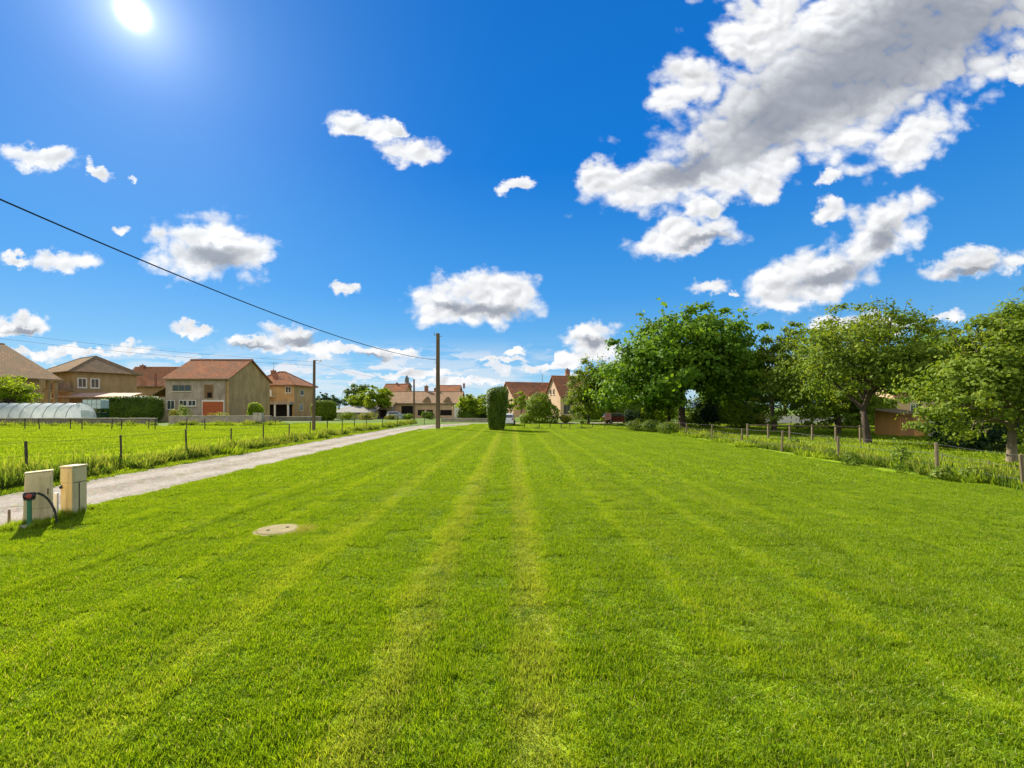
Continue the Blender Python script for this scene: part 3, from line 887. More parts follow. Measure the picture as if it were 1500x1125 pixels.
# barn-like house with the rust red garage door
D0 = 69.0; X0 = gx(243, D0); L = gx(335, D0) - X0; W = 11.7
ze, zr = zz(556, D0) + 0.25, zz(528.5, 74.85)
h2 = house_root('house', 'two storey tan house with red tiled gable roof and rust red garage door', X0, D0)
ro = gable_house(h2, L, W, ze, zr, M['stucco_tan'], M['tile_red'])
m = MB(); m.box((0.003, -0.06, 0), (L - 0.55, 0.02, ze - 0.45)); m.build('front_render', M['stucco_grey'], h2)
def U(x): return gx(x, D0) - X0
def Z(y): return zz(y, D0)
def dw(root, x0, x1, y0, y1, **kw):
    f = window(root, 'front', U(x0), U(x1), Z(y1), Z(y0), reveal=0.14, **kw)
    for c in f.children:
        if c.name.startswith('pane'): c.location.y -= 0.085
    return f
dw(h2, 254, 280, 564.5, 572.5, frame='frame_wood', pane='glass_green', bars=2)
dw(h2, 246, 256, 587, 599)
dw(h2, 264, 274, 587, 594)
dw(h2, 277, 287, 587, 594)
p = panel(h2, 'front', U(299), U(313.5), Z(584), Z(562.5), M['frame_wood'], 'loft_door', d=0.10)
panel(p, 'front', U(300.2), U(312.2), Z(583), Z(564), M['door_brown'], 'door_panel', d=0.125)
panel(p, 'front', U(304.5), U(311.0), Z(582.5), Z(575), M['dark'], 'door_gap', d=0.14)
p = panel(h2, 'front', U(296), U(329), 0, Z(586.2), M['frame_white'], 'garage_door', d=0.09)
g = MB()
zb, zt = 0.02, Z(588.2); nb = 14
for k in range(nb):
    g.box((U(297.5), -0.135 - 0.012 * (k % 2), zb + (zt - zb) * k / nb), (U(327.5), 0.0, zb + (zt - zb) * (k + 1) / nb - 0.012))
g.build('door_boards', M['door_red'], p)
m = MB(); m.tube([(U(331.2), -0.16, 0), (U(331.2), -0.16, ze - 0.3)], 0.07, 8); m.build('downpipe', M['frame_wood'], h2)
m = MB(); m.extrude([(-0.02, Z(562)), (-0.02, Z(564)), (5, Z(564)), (5, Z(562))], -0.4, 0.0)
m = MB(); m.v = [(0, .5, Z(563)), (-3.0, .5, Z(579)), (-3.0, 5, Z(579)), (0, 5, Z(563)), (0, .5, Z(565)), (-3.0, .5, Z(581)), (-3.0, 5, Z(581)), (0, 5, Z(565))]
m.f = [(0, 1, 2, 3), (7, 6, 5, 4), (0, 4, 5, 1), (1, 5, 6, 2), (2, 6, 7, 3), (3, 7, 4, 0)]
m.build('lean_to_roof', M['tile_brown'], h2)
m = MB(); m.box((-2.6, 0.9, 0), (-0.003, 4.7, Z(581) - 0.05)); m.build('lean_to', M['stucco_grey'], h2)

# hipped house behind it
D0 = 90.5; X0 = gx(431, D0) - 10; L = 10; W = 9.6
h3 = house_root('house', 'tan house with low pyramid tile roof and a chimney behind the red garage house', X0, D0)
ro = hip_house(h3, L, W, zz(565, D0), zz(544.5, 95.3), M['stucco_tan'], M['tile_red'], (4.4, 4.8), (5.6, 4.8))
chimney(ro, 3.4, 4.2, zz(552, 94), zz(543, 94), 0.9, 0.6)
window(h3, 'front', U(418.5), U(426), Z(575), Z(566.5))
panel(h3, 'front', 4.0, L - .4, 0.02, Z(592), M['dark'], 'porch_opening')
m = MB(); m.box((3.6, -1.6, Z(592.5)), (L - .1, -0.003, Z(588.5))); m.build('canopy', M['stucco_grey'], h3)
for k in range(3):
    m = MB(); m.box((3.9 + k * 2.7, -1.5, 0), (4.2 + k * 2.7, -1.25, Z(592.5) - .002)); m.build('porch_post', M['stucco_white'], h3)
m = MB(); m.box((2.2, -1.3, Z(581)), (6.0, -1.2, Z(571.5))); m.box((2.2, -1.19, Z(581.5)), (6.0, -0.003, Z(580.2))); m.build('balcony', M['frame_white'], h3)
window(h3, 'right', 2.6, 4.0, Z(578), Z(571), L=L); window(h3, 'right', 2.4, 3.6, Z(601), Z(592), L=L)
m = MB(); m.tube([(2.5, 6, zr - .3), (2.5, 6, zr + 2.0)], 0.04, 5); m.box((1.5, 5.97, zr + 1.8), (3.4, 6.03, zr + 1.86)); m.build('aerial', M['steel'], ro)

# big brown barn at the far left: its long slope looks to the right, the ridge runs away from the viewer
a = R(75); E = Vector((gx(92, 70), 70.0)); rv = Vector((math.cos(a), math.sin(a))); nv_ = Vector((math.sin(a), -math.cos(a)))
Lb = 34.0; o_ = E - nv_ * 0.6 - rv * (Lb + 0.35)
hl = house_root('barn', 'long brown tiled barn roof reaching low at the left edge', o_.x, o_.y, a, cat='barn')
ro = gable_house(hl, Lb, 27.0, zz(557, 70) + .2, zz(505.5, 73.6), M['stucco_brown'], M['tile_brown'], ov=0.6, wl=Lb - 2.2)
for xx in (Lb - 1.0, Lb - 0.1):
    m = MB(); m.box((xx - .2, .1, 0), (xx + .2, .5, zz(557, 70) - .1)); m.build('porch_post', M['stucco_brown'], hl)
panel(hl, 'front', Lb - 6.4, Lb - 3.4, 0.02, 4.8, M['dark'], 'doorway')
panel(hl, 'front', Lb - 12, Lb - 9, 0.02, 3.4, M['door_brown'], 'door', d=.06)

# brown hipped house with two pale framed windows
a = math.atan2(0.873, 0.487)
b1 = house_root('house', 'brown house with flat hipped roof and two small pale framed windows', gx(106.5, 76), 76, a)
Lb, Wb = 9.0, 17.0
zeb = zz(545, 76)
ro = hip_house(b1, Lb, Wb, zeb, zz(522, 82.5), M['stucco_brown'], M['tile_brown'], (4.5, 4.6), (4.5, 12.2), ov=0.7)
for u in (0.75, 2.45): window(b1, 'front', u, u + 0.95, zz(567, 77.5), zz(555, 77.5), fw=0.16)
chimney(ro, 5.5, 11, zz(533, 82), zz(519.5, 82) - .6, 0.6, 0.6)
an = house_root('annex', 'low annex with faded pink sheet roof in front of the brown house', gx(86, 73.6), 73.6, 0, 'outbuilding')
La = gx(190, 73.6) - gx(86, 73.6)
m = MB(); m.box((0.2, 0.2, 0), (La - .2, 2.0, zz(581.5, 73.6) - .02)); m.build('wall', M['stucco_grey'], an)
m = MB(); m.extrude([(-.4, zz(582, 73.6)), (2.3, zz(576.5, 75.8)), (2.3, zz(576.5, 75.8) + .12), (-.4, zz(582, 73.6) + .12)], -.3, La + .2); m.build('roof', M['sheet_pink'], an)
m = MB(); m.box((gx(100, 73.6) - gx(86, 73.6), 0.16, 0.05), (gx(122, 73.6) - gx(86, 73.6), 0.25, zz(584, 73.6))); m.build('doorway', M['door_brown'], an)
wg = house_root('outbuilding', 'little outbuilding with dark brown roof between barn and brown house', gx(66, 73.8), 73.8, 0, 'outbuilding')
Lw = gx(104, 73.8) - gx(66, 73.8)
m = MB(); m.box((0.2, 0.2, 0), (Lw - .2, 1.75, zz(574, 73.8) - .02)); m.build('wall', M['stucco_brown'], wg)
m = MB(); m.v = [(-.2, -.3, zz(574, 73.8)), (Lw + .6, -.3, zz(573, 73.8)), (Lw - 2, 1.7, zz(561, 75.5)), (-.2, 1.7, zz(559.5, 75.5)), (-.2, -.3, zz(572.7, 73.8)), (Lw + .6, -.3, zz(571.7, 73.8)), (Lw - 2, 1.7, zz(560, 75.5)), (-.2, 1.7, zz(558, 75.5))]
m.f = [(3, 2, 1, 0), (4, 5, 6, 7), (0, 1, 5, 4), (1, 2, 6, 5), (2, 3, 7, 6), (3, 0, 4, 7)]
m.build('roof', M['tile_brown'], wg)
window(wg, 'front', .9, 1.9, zz(583, 73.8), zz(576, 73.8), fw=.12).location.y = 0.2

# house with red roof between the brown one and the garage house
D0 = 98.0; X0 = gx(172, D0)
rb = house_root('house', 'far olive walled house with wide red roof between brown house and garage house', X0, D0)
ro = gable_house(rb, gx(252, D0) - X0, 10, zz(564, D0), zz(539, 103), M['stucco_brown'], M['tile_orange'])
chimney(ro, U(183) + .2, 4.5, zz(545, 102), zz(535.5, 102), .9, .7)
m = MB(); m.tube([(U(231), -0.6, zz(566, 97)), (U(231), -.6, zz(546, 97))], .22, 8); m.build('flue', M['brick'], rb)

# long farm building in the middle distance
D0 = 94.0; X0 = gx(551, D0); L = gx(672, D0) - X0
fb = house_root('farmhouse', 'long low farm building with pale tiled roof and dark openings behind the bend', X0, D0, cat='farm building')
ro = gable_house(fb, L, 13.5, zz(590.5, D0), zz(574.8, 100.7), M['stucco_peach'], M['tile_pale'], ov=0.4)
m = MB(); Lf = U(579)
m.box((0.003, -2.6, 0), (Lf, -0.003, zz(594, D0))); m.build('front_wing', M['stucco_grey'], fb)
m = MB(); m.extrude([(-3.0, zz(596.5, 91)), (0.05, zz(588.5, 94)), (0.05, zz(588.5, 94) + .14), (-3.0, zz(596.5, 91) + .14)], -.3, Lf + .25); m.build('wing_roof', M['tile_pale'], fb)
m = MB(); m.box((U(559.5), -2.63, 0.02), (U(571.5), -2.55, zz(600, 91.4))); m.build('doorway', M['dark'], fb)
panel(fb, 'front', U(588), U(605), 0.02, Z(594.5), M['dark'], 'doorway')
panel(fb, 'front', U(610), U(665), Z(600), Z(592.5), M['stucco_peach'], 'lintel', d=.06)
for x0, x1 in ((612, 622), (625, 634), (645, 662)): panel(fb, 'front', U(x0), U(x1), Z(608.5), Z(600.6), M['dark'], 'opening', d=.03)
panel(fb, 'front', U(665.5), U(671.5), 0, Z(592), M['stucco_white'], 'pillar', d=.12)
for xx in (624, 654.5):
    zb = zz(589.5, 95.0); zt = zz(581.5, 95.0)
    m = MB(); m.v = [(U(xx) - .95, .2, zb), (U(xx) + .95, .2, zb), (U(xx), .2, zt), (U(xx) - .95, 4.2, zb + .2), (U(xx) + .95, 4.2, zb + .2), (U(xx), 4.2, zt + .1)]
    m.f = [(0, 1, 2), (5, 4, 3), (0, 2, 5, 3), (2, 1, 4, 5), (1, 0, 3, 4)]
    m.build('dormer', M['tile_brown'], ro)
for xx, yy in ((615, 566), (630, 569)): chimney(ro, U(xx), 7.2, zz(576, 101), zz(yy, 101), .8, .6)

# roofs and a little slated tower beyond the farm building
bh = house_root('house', 'far red roofed house with chimneys right behind the tall wooden pole', gx(640, 125), 125)
ro = gable_house(bh, gx(671, 125) - gx(640, 125), 10, zz(575.5, 125), zz(565.5, 130), M['stucco_peach'], M['tile_red']); chimney(ro, 7.2, 5, zz(569, 130), zz(564, 130) + .3)
bh = house_root('house', 'far red roofed house beyond the light green tree left of slate tower', gx(560, 125), 125)
ro = gable_house(bh, gx(592, 125) - gx(560, 125), 9, zz(574, 125), zz(563.5, 130), M['stucco_tan'], M['tile_red']); chimney(ro, 3, 4.5, zz(567, 130), zz(561.5, 130))
tw = tag(empty('tower', (gx(596, 150), 150, 0)), 'little grey slated tower with stepped cap over the farm roof', 'tower')
m = MB(); m.box((-1.3, -1.3, 0), (1.3, 1.3, zz(567, 150))); m.build('shaft', M['stucco_grey'], tw)
m = MB(); m.lathe([(1.9, zz(567, 150)), (1.35, zz(562, 150)), (.75, zz(560, 150)), (.65, zz(555, 150)), (.75, zz(554.8, 150)), (.25, zz(551, 150)), (.05, zz(549.5, 150))], n=8); m.build('cap', M['zinc'], tw)
panel(tw, 'front', -.4, .4, zz(572, 150), zz(569, 150), M['dark'], 'louvre').location.y = -1.3

# peach houses right of the clipped column
a1 = house_root('house', 'peach walled house with rust red roof behind the clipped green column', gx(752, 102), 102, R(19))
ro = gable_house(a1, 12, 10, zz(580, 102), zz(560.5, 105.5), M['stucco_peach'], M['tile_red'])
panel(a1, 'left', 3, 4, 2.4, 3.8, M['dark'], 'window')
b2 = house_root('house', 'small house with hipped orange roof between two taller peach houses', gx(775.5, 91), 91)
ro = hip_house(b2, 5.0, 6, zz(579, 91), zz(562, 94), M['stucco_tan'], M['tile_red'], (gx(797, 94) - gx(775.5, 91), 3), (4.9, 3), ov=.2)
m = MB(); m.tube([(2.9, 3.2, zz(568, 94)), (2.9, 3.2, zz(548, 94))], .07, 6); m.build('flue', M['steel'], ro)
c1 = house_root('house', 'tall narrow peach gabled house with red roof against the big green tree', gx(821, 82), 82, R(15))
ro = gable_house(c1, 9, 8, zz(578, 82), zz(552, 85.5), M['stucco_peach'], M['tile_red'])
chimney(ro, 3.2, 4.4, zz(552, 86), zz(539, 86) - .3, .8, .6)
window(c1, 'front', .7, 1.9, 1.0, 2.7, frame='frame_wood'); window(c1, 'front', 3.2, 4.2, 1.0, 2.7, frame='frame_wood')
window(c1, 'left', 3.2, 3.9, zz(577, 84), zz(570, 84), frame='frame_wood', bars=0); window(c1, 'left', 5, 5.7, zz(577, 84), zz(570, 84), frame='frame_wood', bars=0)

# grey shed left of the farm building, half hidden house and shed in the orchard
D0 = 84.0; X0 = gx(492, D0)
sh = house_root('shed', 'low grey shed with sheet roof between hedge and farm building', X0, D0, cat='shed')
m = MB(); m.box((0, 0, 0), (gx(545, D0) - X0, 5, zz(604, D0))); m.build('wall', M['stone'], sh)
m = MB(); m.extrude([(-.4, zz(605, D0)), (5.3, zz(596, 89)), (5.3, zz(596, 89) + .12), (-.4, zz(605, D0) + .12)], -.3, gx(545, D0) - X0 + .3); m.build('roof', M['sheet_grey'], sh)
D0 = 60.0; X0 = gx(1310, D0)
oh = house_root('house', 'brown tiled house half hidden by the orchard trees above the wooden shed', X0, D0, R(-8))
ro = gable_house(oh, 11.5, 9, zz(577, D0), zz(528, 64.5), M['stucco_peach'], M['tile_red'])
window(oh, 'front', 2, 3.2, 1.2, 2.7); window(oh, 'front', 6, 7.2, 1.2, 2.7)
Ds = dy(641); X0 = gx(1319, Ds)
sd = house_root('shed', 'orange plank shed with brown door standing in the orchard', X0, Ds, R(10), cat='shed')
Ls = gx(1362, Ds) - X0; hs = zz(607, Ds)
m = MB(); m.extrude([(0, 0), (1.9, 0), (1.9, hs + .25), (0, hs)], 0, Ls); m.build('wall', M['shed_orange'], sd)
m = MB(); m.extrude([(-.3, hs - .02), (2.2, hs + .33), (2.2, hs + .40), (-.3, hs + .05)], -.3, Ls + .3); m.build('roof', M['tile_brown'], sd)
dr = panel(sd, 'front', .05, 1.15, 0.03, hs - .12, M['shed_brown'], 'door', d=.04)
m = MB(); m.box((1.02, -.075, .9), (1.07, -.042, 1.1)); m.build('handle', M['steel'], dr)
m = MB(); m.extrude([(1.2, hs - .1), (1.3, hs - .1), (Ls - .05, .75), (Ls - .05, .62)], -.05, -.003, 'y'); m.build('brace', M['frame_white'], sd)
m = MB(); m.box((0, 0, .05), (.62, .06, 1.7)); m.box((0.03, .06, 0), (.07, .1, 1.7)); m.box((.55, .06, 0), (.59, .1, 1.7))
tag(m.build('panel_board', M['frame_white'], None, (gx(1364, Ds), Ds + .2, 0)), 'pale upright board leaning right of the orange shed', 'board')

# ------------------------------------------------------------------ walls and tunnel
def wall(name, label, x0, x1, D, h, mat, t=0.3, cap=True):
    o = empty(name, ((x0 + x1) / 2, D, 0)); tag(o, label, 'wall'); q = (x1 - x0) / 2
    m = MB(); m.box((-q, 0, 0), (q, t, h)); m.build('wall', M[mat], o)
    if cap:
        m = MB(); k = int(2 * q / 1.2) + 1
        for i in range(k):
            m.box((-q + 2*q*i/k + .008, -.05, h + .002), (-q + 2*q*(i+1)/k - .008, t + .05, h + .09 + .012 * (i % 3)))
        m.build('coping', M['concrete'], o)
    return o
wall('garden_wall', 'low mossy wall below the polytunnel at the left', -68, -42.6, 52.2, zz(613.5, 52), 'stone_dark', cap=True)
wall('garden_wall', 'pale stone wall in front of the house with the garage door', -44.0, -31.0, 56, zz(610, 56), 'stone')
wall('garden_wall', 'low dark wall in front of the pyramid roofed house', gx(398, 72), gx(470, 72), 72, zz(611, 72), 'stone_dark')
wall('garden_wall', 'long grey low wall right of the bend in front of the trees', gx(646, 68), gx(714, 68), 68, zz(613.5, 68), 'stone')
wall('garden_wall', 'low whitewashed wall seen in bits under the orchard crowns', gx(1115, 62), gx(1238, 62), 62, zz(609, 62), 'stucco_white')
m = MB(); m.box((0, 0, 0), (1.1, .5, 1.45)); m.box((.1, -.03, .3), (1.0, -.002, 1.3)); m.box((-.05, -.05, 1.452), (1.15, .55, 1.52))
tag(m.build('meter_cabinet', M['concrete'], None, (gx(372, 55.4), 55.2, 0), bevel=.01), 'grey cabinet standing at the right end of stone wall', 'cabinet')

pt = tag(empty('polytunnel', (-57, 55.6, 0)), 'white polythene garden tunnel with steel hoops behind the mossy wall', 'greenhouse')
RT, HT = 2.0, zz(590.5, 55.6)
Xe = gx(112, 55) + 57
def arch(t): return (RT * math.cos(t) , HT * math.sin(t) ** 0.75)
m = MB(); na_ = 16; xs = np.linspace(-12, Xe, 21)
for i, xx in enumerate(xs):
    for j in range(na_ + 1):
        a_ = math.pi * j / na_; s_ = 1 - 0.02 * (i % 2)
        yy, z_ = arch(a_); m.v.append((xx, yy * s_, z_ * s_))
for i in range(len(xs) - 1):
    for j in range(na_): m.f.append((i*(na_+1)+j, i*(na_+1)+j+1, (i+1)*(na_+1)+j+1, (i+1)*(na_+1)+j))
c0 = len(m.v)
for j in range(na_ + 1):
    yy, z_ = arch(math.pi * j / na_); m.v.append((Xe + .5 * (z_ < HT * .98), yy * .8, z_ * .93))
e0 = (len(xs) - 1) * (na_ + 1)
for j in range(na_): m.f.append((e0 + j, e0 + j + 1, c0 + j + 1, c0 + j))
m.f.append(tuple(range(c0, c0 + na_ + 1)))
m.build('cover', M['film'], pt, smooth=True)
for i in range(0, 21, 2):
    m = MB(); m.tube([(xs[i], arch(math.pi * j / 20)[0] * 1.01, arch(math.pi * j / 20)[1] * 1.01) for j in range(21)], .03, 6)
    m.build('hoop', M['steel'], pt)
m = MB(); m.box((Xe + .49, -.5, 0.02), (Xe + .56, .5, 1.85)); m.build('door', M['film'], pt)

# water tank on a stand
tk = tag(empty('water_tank', (gx(121, 59), 59, 0)), 'pale green water tank raised on a dark stand left of the hedge', 'tank')
wt = gx(148, 59) - gx(121, 59); z0 = zz(598.5, 59); z1 = zz(585.5, 59)
m = MB(); m.box((0, 0, z0), (wt, 1.2, z1)); m.build('tank', M['tank'], tk, bevel=.06)
m = MB()
for xx in (0, wt - .12):
    for yy in (0, 1.08): m.box((xx, yy, 0), (xx + .12, yy + .12, z0 - .1))
m.box((0, 0, z0 - .098), (wt, 1.2, z0 - .003)); m.box((.13, .13, 0.0), (wt - .13, 1.05, z0 - .5)); m.build('stand', M['conifer'], tk)
m = MB()
for k in range(5): m.box((wt * k / 4 - .02, -.04, z0), (wt * k / 4 + .02, -.003, z1 + .02))
for k in range(3): m.box((-.02, -.07, z0 + (z1 - z0) * k / 2 - .02), (wt + .02, -.042, z0 + (z1 - z0) * k / 2 + .02))
m.build('cage', M['steel'], tk)

# ------------------------------------------------------------------ poles and cables
def pole(label, x, D, z, r0, r1, mat='pole_wood', lean=0.0):
    o = tag(empty('utility_pole', (x, D, 0)), label, 'utility pole', 'wooden utility poles')
    m = MB(); m.tube([(0, 0, -.1), (lean * .5, 0, z * .5), (lean, 0, z)], [r0, (r0 + r1) / 2, r1], 14); m.build('shaft', M[mat], o, smooth=False)
    return o
Dp = dy(628.0); Xp = gx(641.5, Dp); Zp = zz(488.5, Dp)
pm = pole('tallest wooden utility pole standing at the lawn corner by the bend', Xp, Dp, Zp, .235, .185)
m = MB(); m.box((-.42, -.05, Zp - .18), (-.16, .05, Zp - .10)); m.tube([(-.38, 0, Zp - .101), (-.38, 0, Zp + .06)], .045, 8); m.build('bracket', M['steel'], pm)
m = MB(); m.box((.15, -.04, Zp - .32), (.42, .04, Zp - .26)); m.build('bracket', M['steel'], pm)
m = MB(); m.tube([(-.19, 0, 6.85), (-.36, 0, 6.87)], .03, 6); m.tube([(.0, 0, zz(529, Dp) - .05), (-.24, 0, zz(527, Dp))], .04, 6); m.build('hook', M['steel'], pm)
Dq = dy(631.5); Xq = gx(459.5, Dq); Zq = zz(527.5, Dq)
pq = pole('wooden lamp pole in the meadow behind the fence left of the road', Xq, Dq, Zq, .15, .11, lean=.06)
m = MB(); m.tube([(.06, 0, Zq - .12), (.35, -.05, Zq - .02), (.62, -.1, Zq - .06)], .03, 6); m.build('lamp_arm', M['steel'], pq)
m = MB(); m.lathe([(.04, .10), (.10, .06), (.12, -.02), (.08, -.05)], (.68, -.1, Zq - .08), 10); m.build('lamp_head', M['frame_white'], pq)
Dr = 74.0; pr = pole('thin far wooden pole in front of the pale farm roof', gx(606.5, Dr), Dr, zz(555.5, Dr), .17, .13)

def cable(label, a, b, sag, r, name='power_cable', n=40, group=None):
    a, b = Vector(a), Vector(b); pts = []
    for i in range(n + 1):
        t = i / n; p = a.lerp(b, t); p.z -= sag * 4 * t * (1 - t); pts.append(p - a)
    m = MB(); m.tube(pts, r, 6)
    return tag(m.build(name, M['cable'], None, a), label, 'cable', group)
# the thick one: through the surveyed points, low point at 30 m
za = zz(527, Dp)
A = Vector((-13.0 - 2.0, -4.0, 0)); B = Vector((Xp - .24, Dp, za))
k_ = 0.0027
zlow = zz(510, 32.2)
def zc(D): return zlow + 0.0027 * (D - 30.2) ** 2
pts = []
for i in range(61):
    t = i / 60; D = -6 + (Dp + 6) * t
    X = -13.2 + (Xp - .24 + 13.2) * (D - 11.3) / (Dp - 11.3)
    z = zz(293, 11.3) if False else zc(D) + (za - zc(Dp)) * max(0, (D - 30.2) / (Dp - 30.2)) + (zz(293, 11.3) - zc(11.3)) * max(0, (30.2 - D) / 18.9)
    pts.append((X, D, z))
m = MB(); m.tube([Vector(p) - Vector(pts[0]) for p in pts], .022, 6)
tag(m.build('power_cable', M['cable'], None, pts[0]), 'thick black overhead cable sagging from the upper left to tallest pole', 'cable')
for i, (yy, lab) in enumerate(((489, 'upper thin wire over the barn roof running to lamp pole'), (498, 'lower thin wire over the barn roof running to lamp pole'))):
    cable(lab, (gx(-60, 40), 40, zz(yy - 10, 40)), (Xq + .03, Dq, Zq - .15 - .35 * i), .35, .010)
cable('thin wire from lamp pole to far pole over the meadow', (Xq + .05, Dq, Zq - .2), (gx(606.5, Dr), Dr, zz(558, Dr)), .5, .008)

# ------------------------------------------------------------------ fences
def fence(name, label, posts, h, r, mat, wires=2, square=False, wr=.004, jit=.05, seed=1, wh=None):
    rr = random.Random(seed)
    ox, oy = posts[0]
    o = tag(empty(name, (ox, oy, 0)), label, 'fence')
    tops = []
    for (x, y) in posts:
        hh = h * rr.uniform(1 - jit, 1 + jit); lx, ly = rr.gauss(0, .03), rr.gauss(0, .03)
        m = MB()
        if square: m.box((-r, -r, -.1), (r, r, hh))
        else: m.tube([(0, 0, -.1), (lx, ly, hh - .02), (lx, ly, hh)], [r * 1.05, r, r * .8], 8)
        m.build('post', M[mat], o, (x - ox, y - oy, 0), rr.uniform(0, .4))
        tops.append((x - ox + lx, y - oy + ly, hh))
    for k in range(wires):
        f = (k + 1) / (wires + .12)
        m = MB()
        for i in range(len(tops) - 1):
            a, b = Vector(tops[i]), Vector(tops[i+1]); a.z *= f; b.z *= f
            mid = a.lerp(b, .5) - Vector((0, 0, .02 + .01 * rr.random()))
            m.tube([a, mid, b], wr, 4, False)
        m.build('wire', M['wire'], o)
    return o
ys = [12.9, 16.0, 19.2, 22.2, 25.1, 28.0, 30.9, 33.8, 36.8, 39.6, 43, 46.4, 49.8, 53.2, 57]
fence('wire_fence', 'post and wire fence with thin dark posts along the left of the road', [(-14.3 + (max(0, y - 44) * .22), y) for y in [6.6, 9.7] + ys], 1.2, .034, 'dark_post', 3, seed=2)
fence('wire_fence', 'wire fence with weathered posts along the right edge of the lawn',
      [(13.75, 8.2), (gx(1495, 11.45) + .1, 11.45), (gx(1391, 14.2) - .3, 14.3), (gx(1228, 18.3), 18.3), (gx(1145, 21.9), 21.9), (gx(1087, 25.2), 25.2), (13.5, 29.5), (13.5, 33.8), (13.45, 38), (13.4, 42.5), (13.4, 47)], 1.02, .048, 'post_wood', 3, seed=4)
fence('wire_fence', 'row of short dark posts on the far side of the left meadow', [(gx(x, 43), 43 + i % 2) for i, x in enumerate((-8, 20, 58, 88, 120, 150, 178, 205, 227, 262, 300))], 1.1, .042, 'dark_post', 2, seed=5)
fence('rail_fence', 'low fence of thin pale stakes crossing the orchard grass', [(20.5, 33), (19.6, 29.5), (18.8, 26), (18, 22.5), (17.3, 19.3), (16.7, 17), (16.3, 15)], 0.42, .016, 'post_wood', 2, seed=6)
# wooden rails at the back of the orchard
o = tag(empty('rail_fence', (gx(1095, 30), 30, 0)), 'grey wooden rail fence behind the weathered posts under trees', 'fence')
x1 = gx(1260, 27) - gx(1095, 30)
for i in range(6):
    t = i / 5; m = MB(); m.box((-.045, -.045, 0), (.045, .045, 1.1)); m.build('post', M['post_wood'], o, (x1 * t, -3 * t, 0))
for z in (.98,):
    m = MB(); m.v = [(0, -.1, z), (x1, -3.1, z), (x1, -3.066, z), (0, -.066, z), (0, -.1, z + .07), (x1, -3.1, z + .07), (x1, -3.066, z + .07), (0, -.066, z + .07)]
    m.f = [(3,2,1,0),(4,5,6,7),(0,1,5,4),(1,2,6,5),(2,3,7,6),(3,0,4,7)]; m.build('rail', M['post_wood'], o)
fence('wire_fence', 'row of tiny dark posts closing the far end of lawn', [(gx(x, 45), 45.0) for x in (768, 790, 806, 822, 835, 852, 868, 886, 905)], 0.62, .04, 'dark_post', 1, seed=8)

# ------------------------------------------------------------------ near things
# meter casings
bd = Vector((-9.0, 8.32, 0)); brz = R(44)
bx = tag(empty('meter_box', bd, brz), 'wide cream utility casing behind the green standpipe, left of a pair', 'utility box', 'cream utility boxes by the road')
m = MB(); m.v = [(-.21, -.10, 0), (.18, -.10, 0), (.18, .10, 0), (-.21, .10, 0), (-.18, -.09, .96), (.175, -.09, .985), (.175, .09, .985), (-.18, .09, .96)]
m.f = [(3,2,1,0),(4,5,6,7),(0,1,5,4),(1,2,6,5),(2,3,7,6),(3,0,4,7)]
m.build('casing', M['box_cream'], bx, bevel=.012)
m = MB(); m.box((-.145, -.112, .30), (.145, -.092, .90)); d_ = m.build('door', M['box_cream'], bx, bevel=.006)
m = MB(); m.box((.11, -.124, .55), (.125, -.113, .66)); m.build('lock', M['black_rubber'], d_)
m = MB(); m.v = [(-.19, -.10, .964), (.185, -.10, .989), (.185, .10, .989), (-.19, .10, .964), (-.19, -.10, .98), (.185, -.10, 1.005), (.185, .10, 1.005), (-.19, .10, .98)]
m.f = [(3,2,1,0),(4,5,6,7),(0,1,5,4),(1,2,6,5),(2,3,7,6),(3,0,4,7)]
m.build('lid', M['box_cream'], bx, bevel=.008)
by = tag(empty('meter_box', (-9.05, 9.02, 0), R(3)), 'narrow yellowed utility casing on the road side, right of a pair', 'utility box', 'cream utility boxes by the road')
m = MB(); m.box((-.115, -.15, 0), (.115, .17, .98)); m.build('casing', M['box_cream'], by, bevel=.012)
m = MB(); m.box((-.112, -.158, .02), (.112, -.148, .66)); m.box((-.112, -.162, .675), (.112, -.146, .965)); m.build('front_plate', M['box_yellow'], by, bevel=.004)
m = MB(); m.box((-.13, -.175, .982), (.13, .19, 1.012)); m.build('lid', M['box_cream'], by, bevel=.008)
m = MB(); m.box((.116, -.145, .665), (.122, .165, .675)); m.box((.117, -.02, .05), (.122, .0, .655)); m.build('seam', M['dark_post'], by)
m = MB(); m.tube([(-.09, -.17, .56), (-.09, -.185, .62)], .022, 8); m.build('lock', M['black_rubber'], by)
# small white marker between the casings
m = MB(); m.box((-.03, -.03, 0), (.03, .03, .50)); tag(m.build('marker_post', M['frame_white'], None, (-9.10, 8.72, 0), R(20), bevel=.01), 'short white marker post between the two cream casings', 'marker post')
# standpipe
sp = tag(empty('standpipe', (-8.86, 8.02, 0), R(44)), 'green standpipe with red valve and black hose bent to the ground', 'standpipe')
m = MB(); m.box((-.032, -.03, 0), (.032, .03, .502)); m.build('pipe', M['green_paint'], sp, bevel=.012)
m = MB(); m.box((-.075, -.06, .505), (.075, .06, .54)); m.tube([(-.08, 0, .585), (.08, 0, .585)], .058, 12); m.build('housing', M['black_rubber'], sp, bevel=.015)
m = MB(); m.tube([(0, -.05, .585), (0, -.085, .585)], .042, 12); m.box((-.05, -.10, .576), (.04, -.086, .594)); m.build('valve', M['red_paint'], sp, bevel=.004)
hp = [(.06, 0, .60), (.11, -.01, .615), (.17, -.02, .575), (.23, -.03, .50), (.28, -.04, .40), (.32, -.05, .28), (.345, -.06, .13), (.352, -.065, .01), (.353, -.07, -.03)]
m = MB(); m.tube(hp, .016, 10)
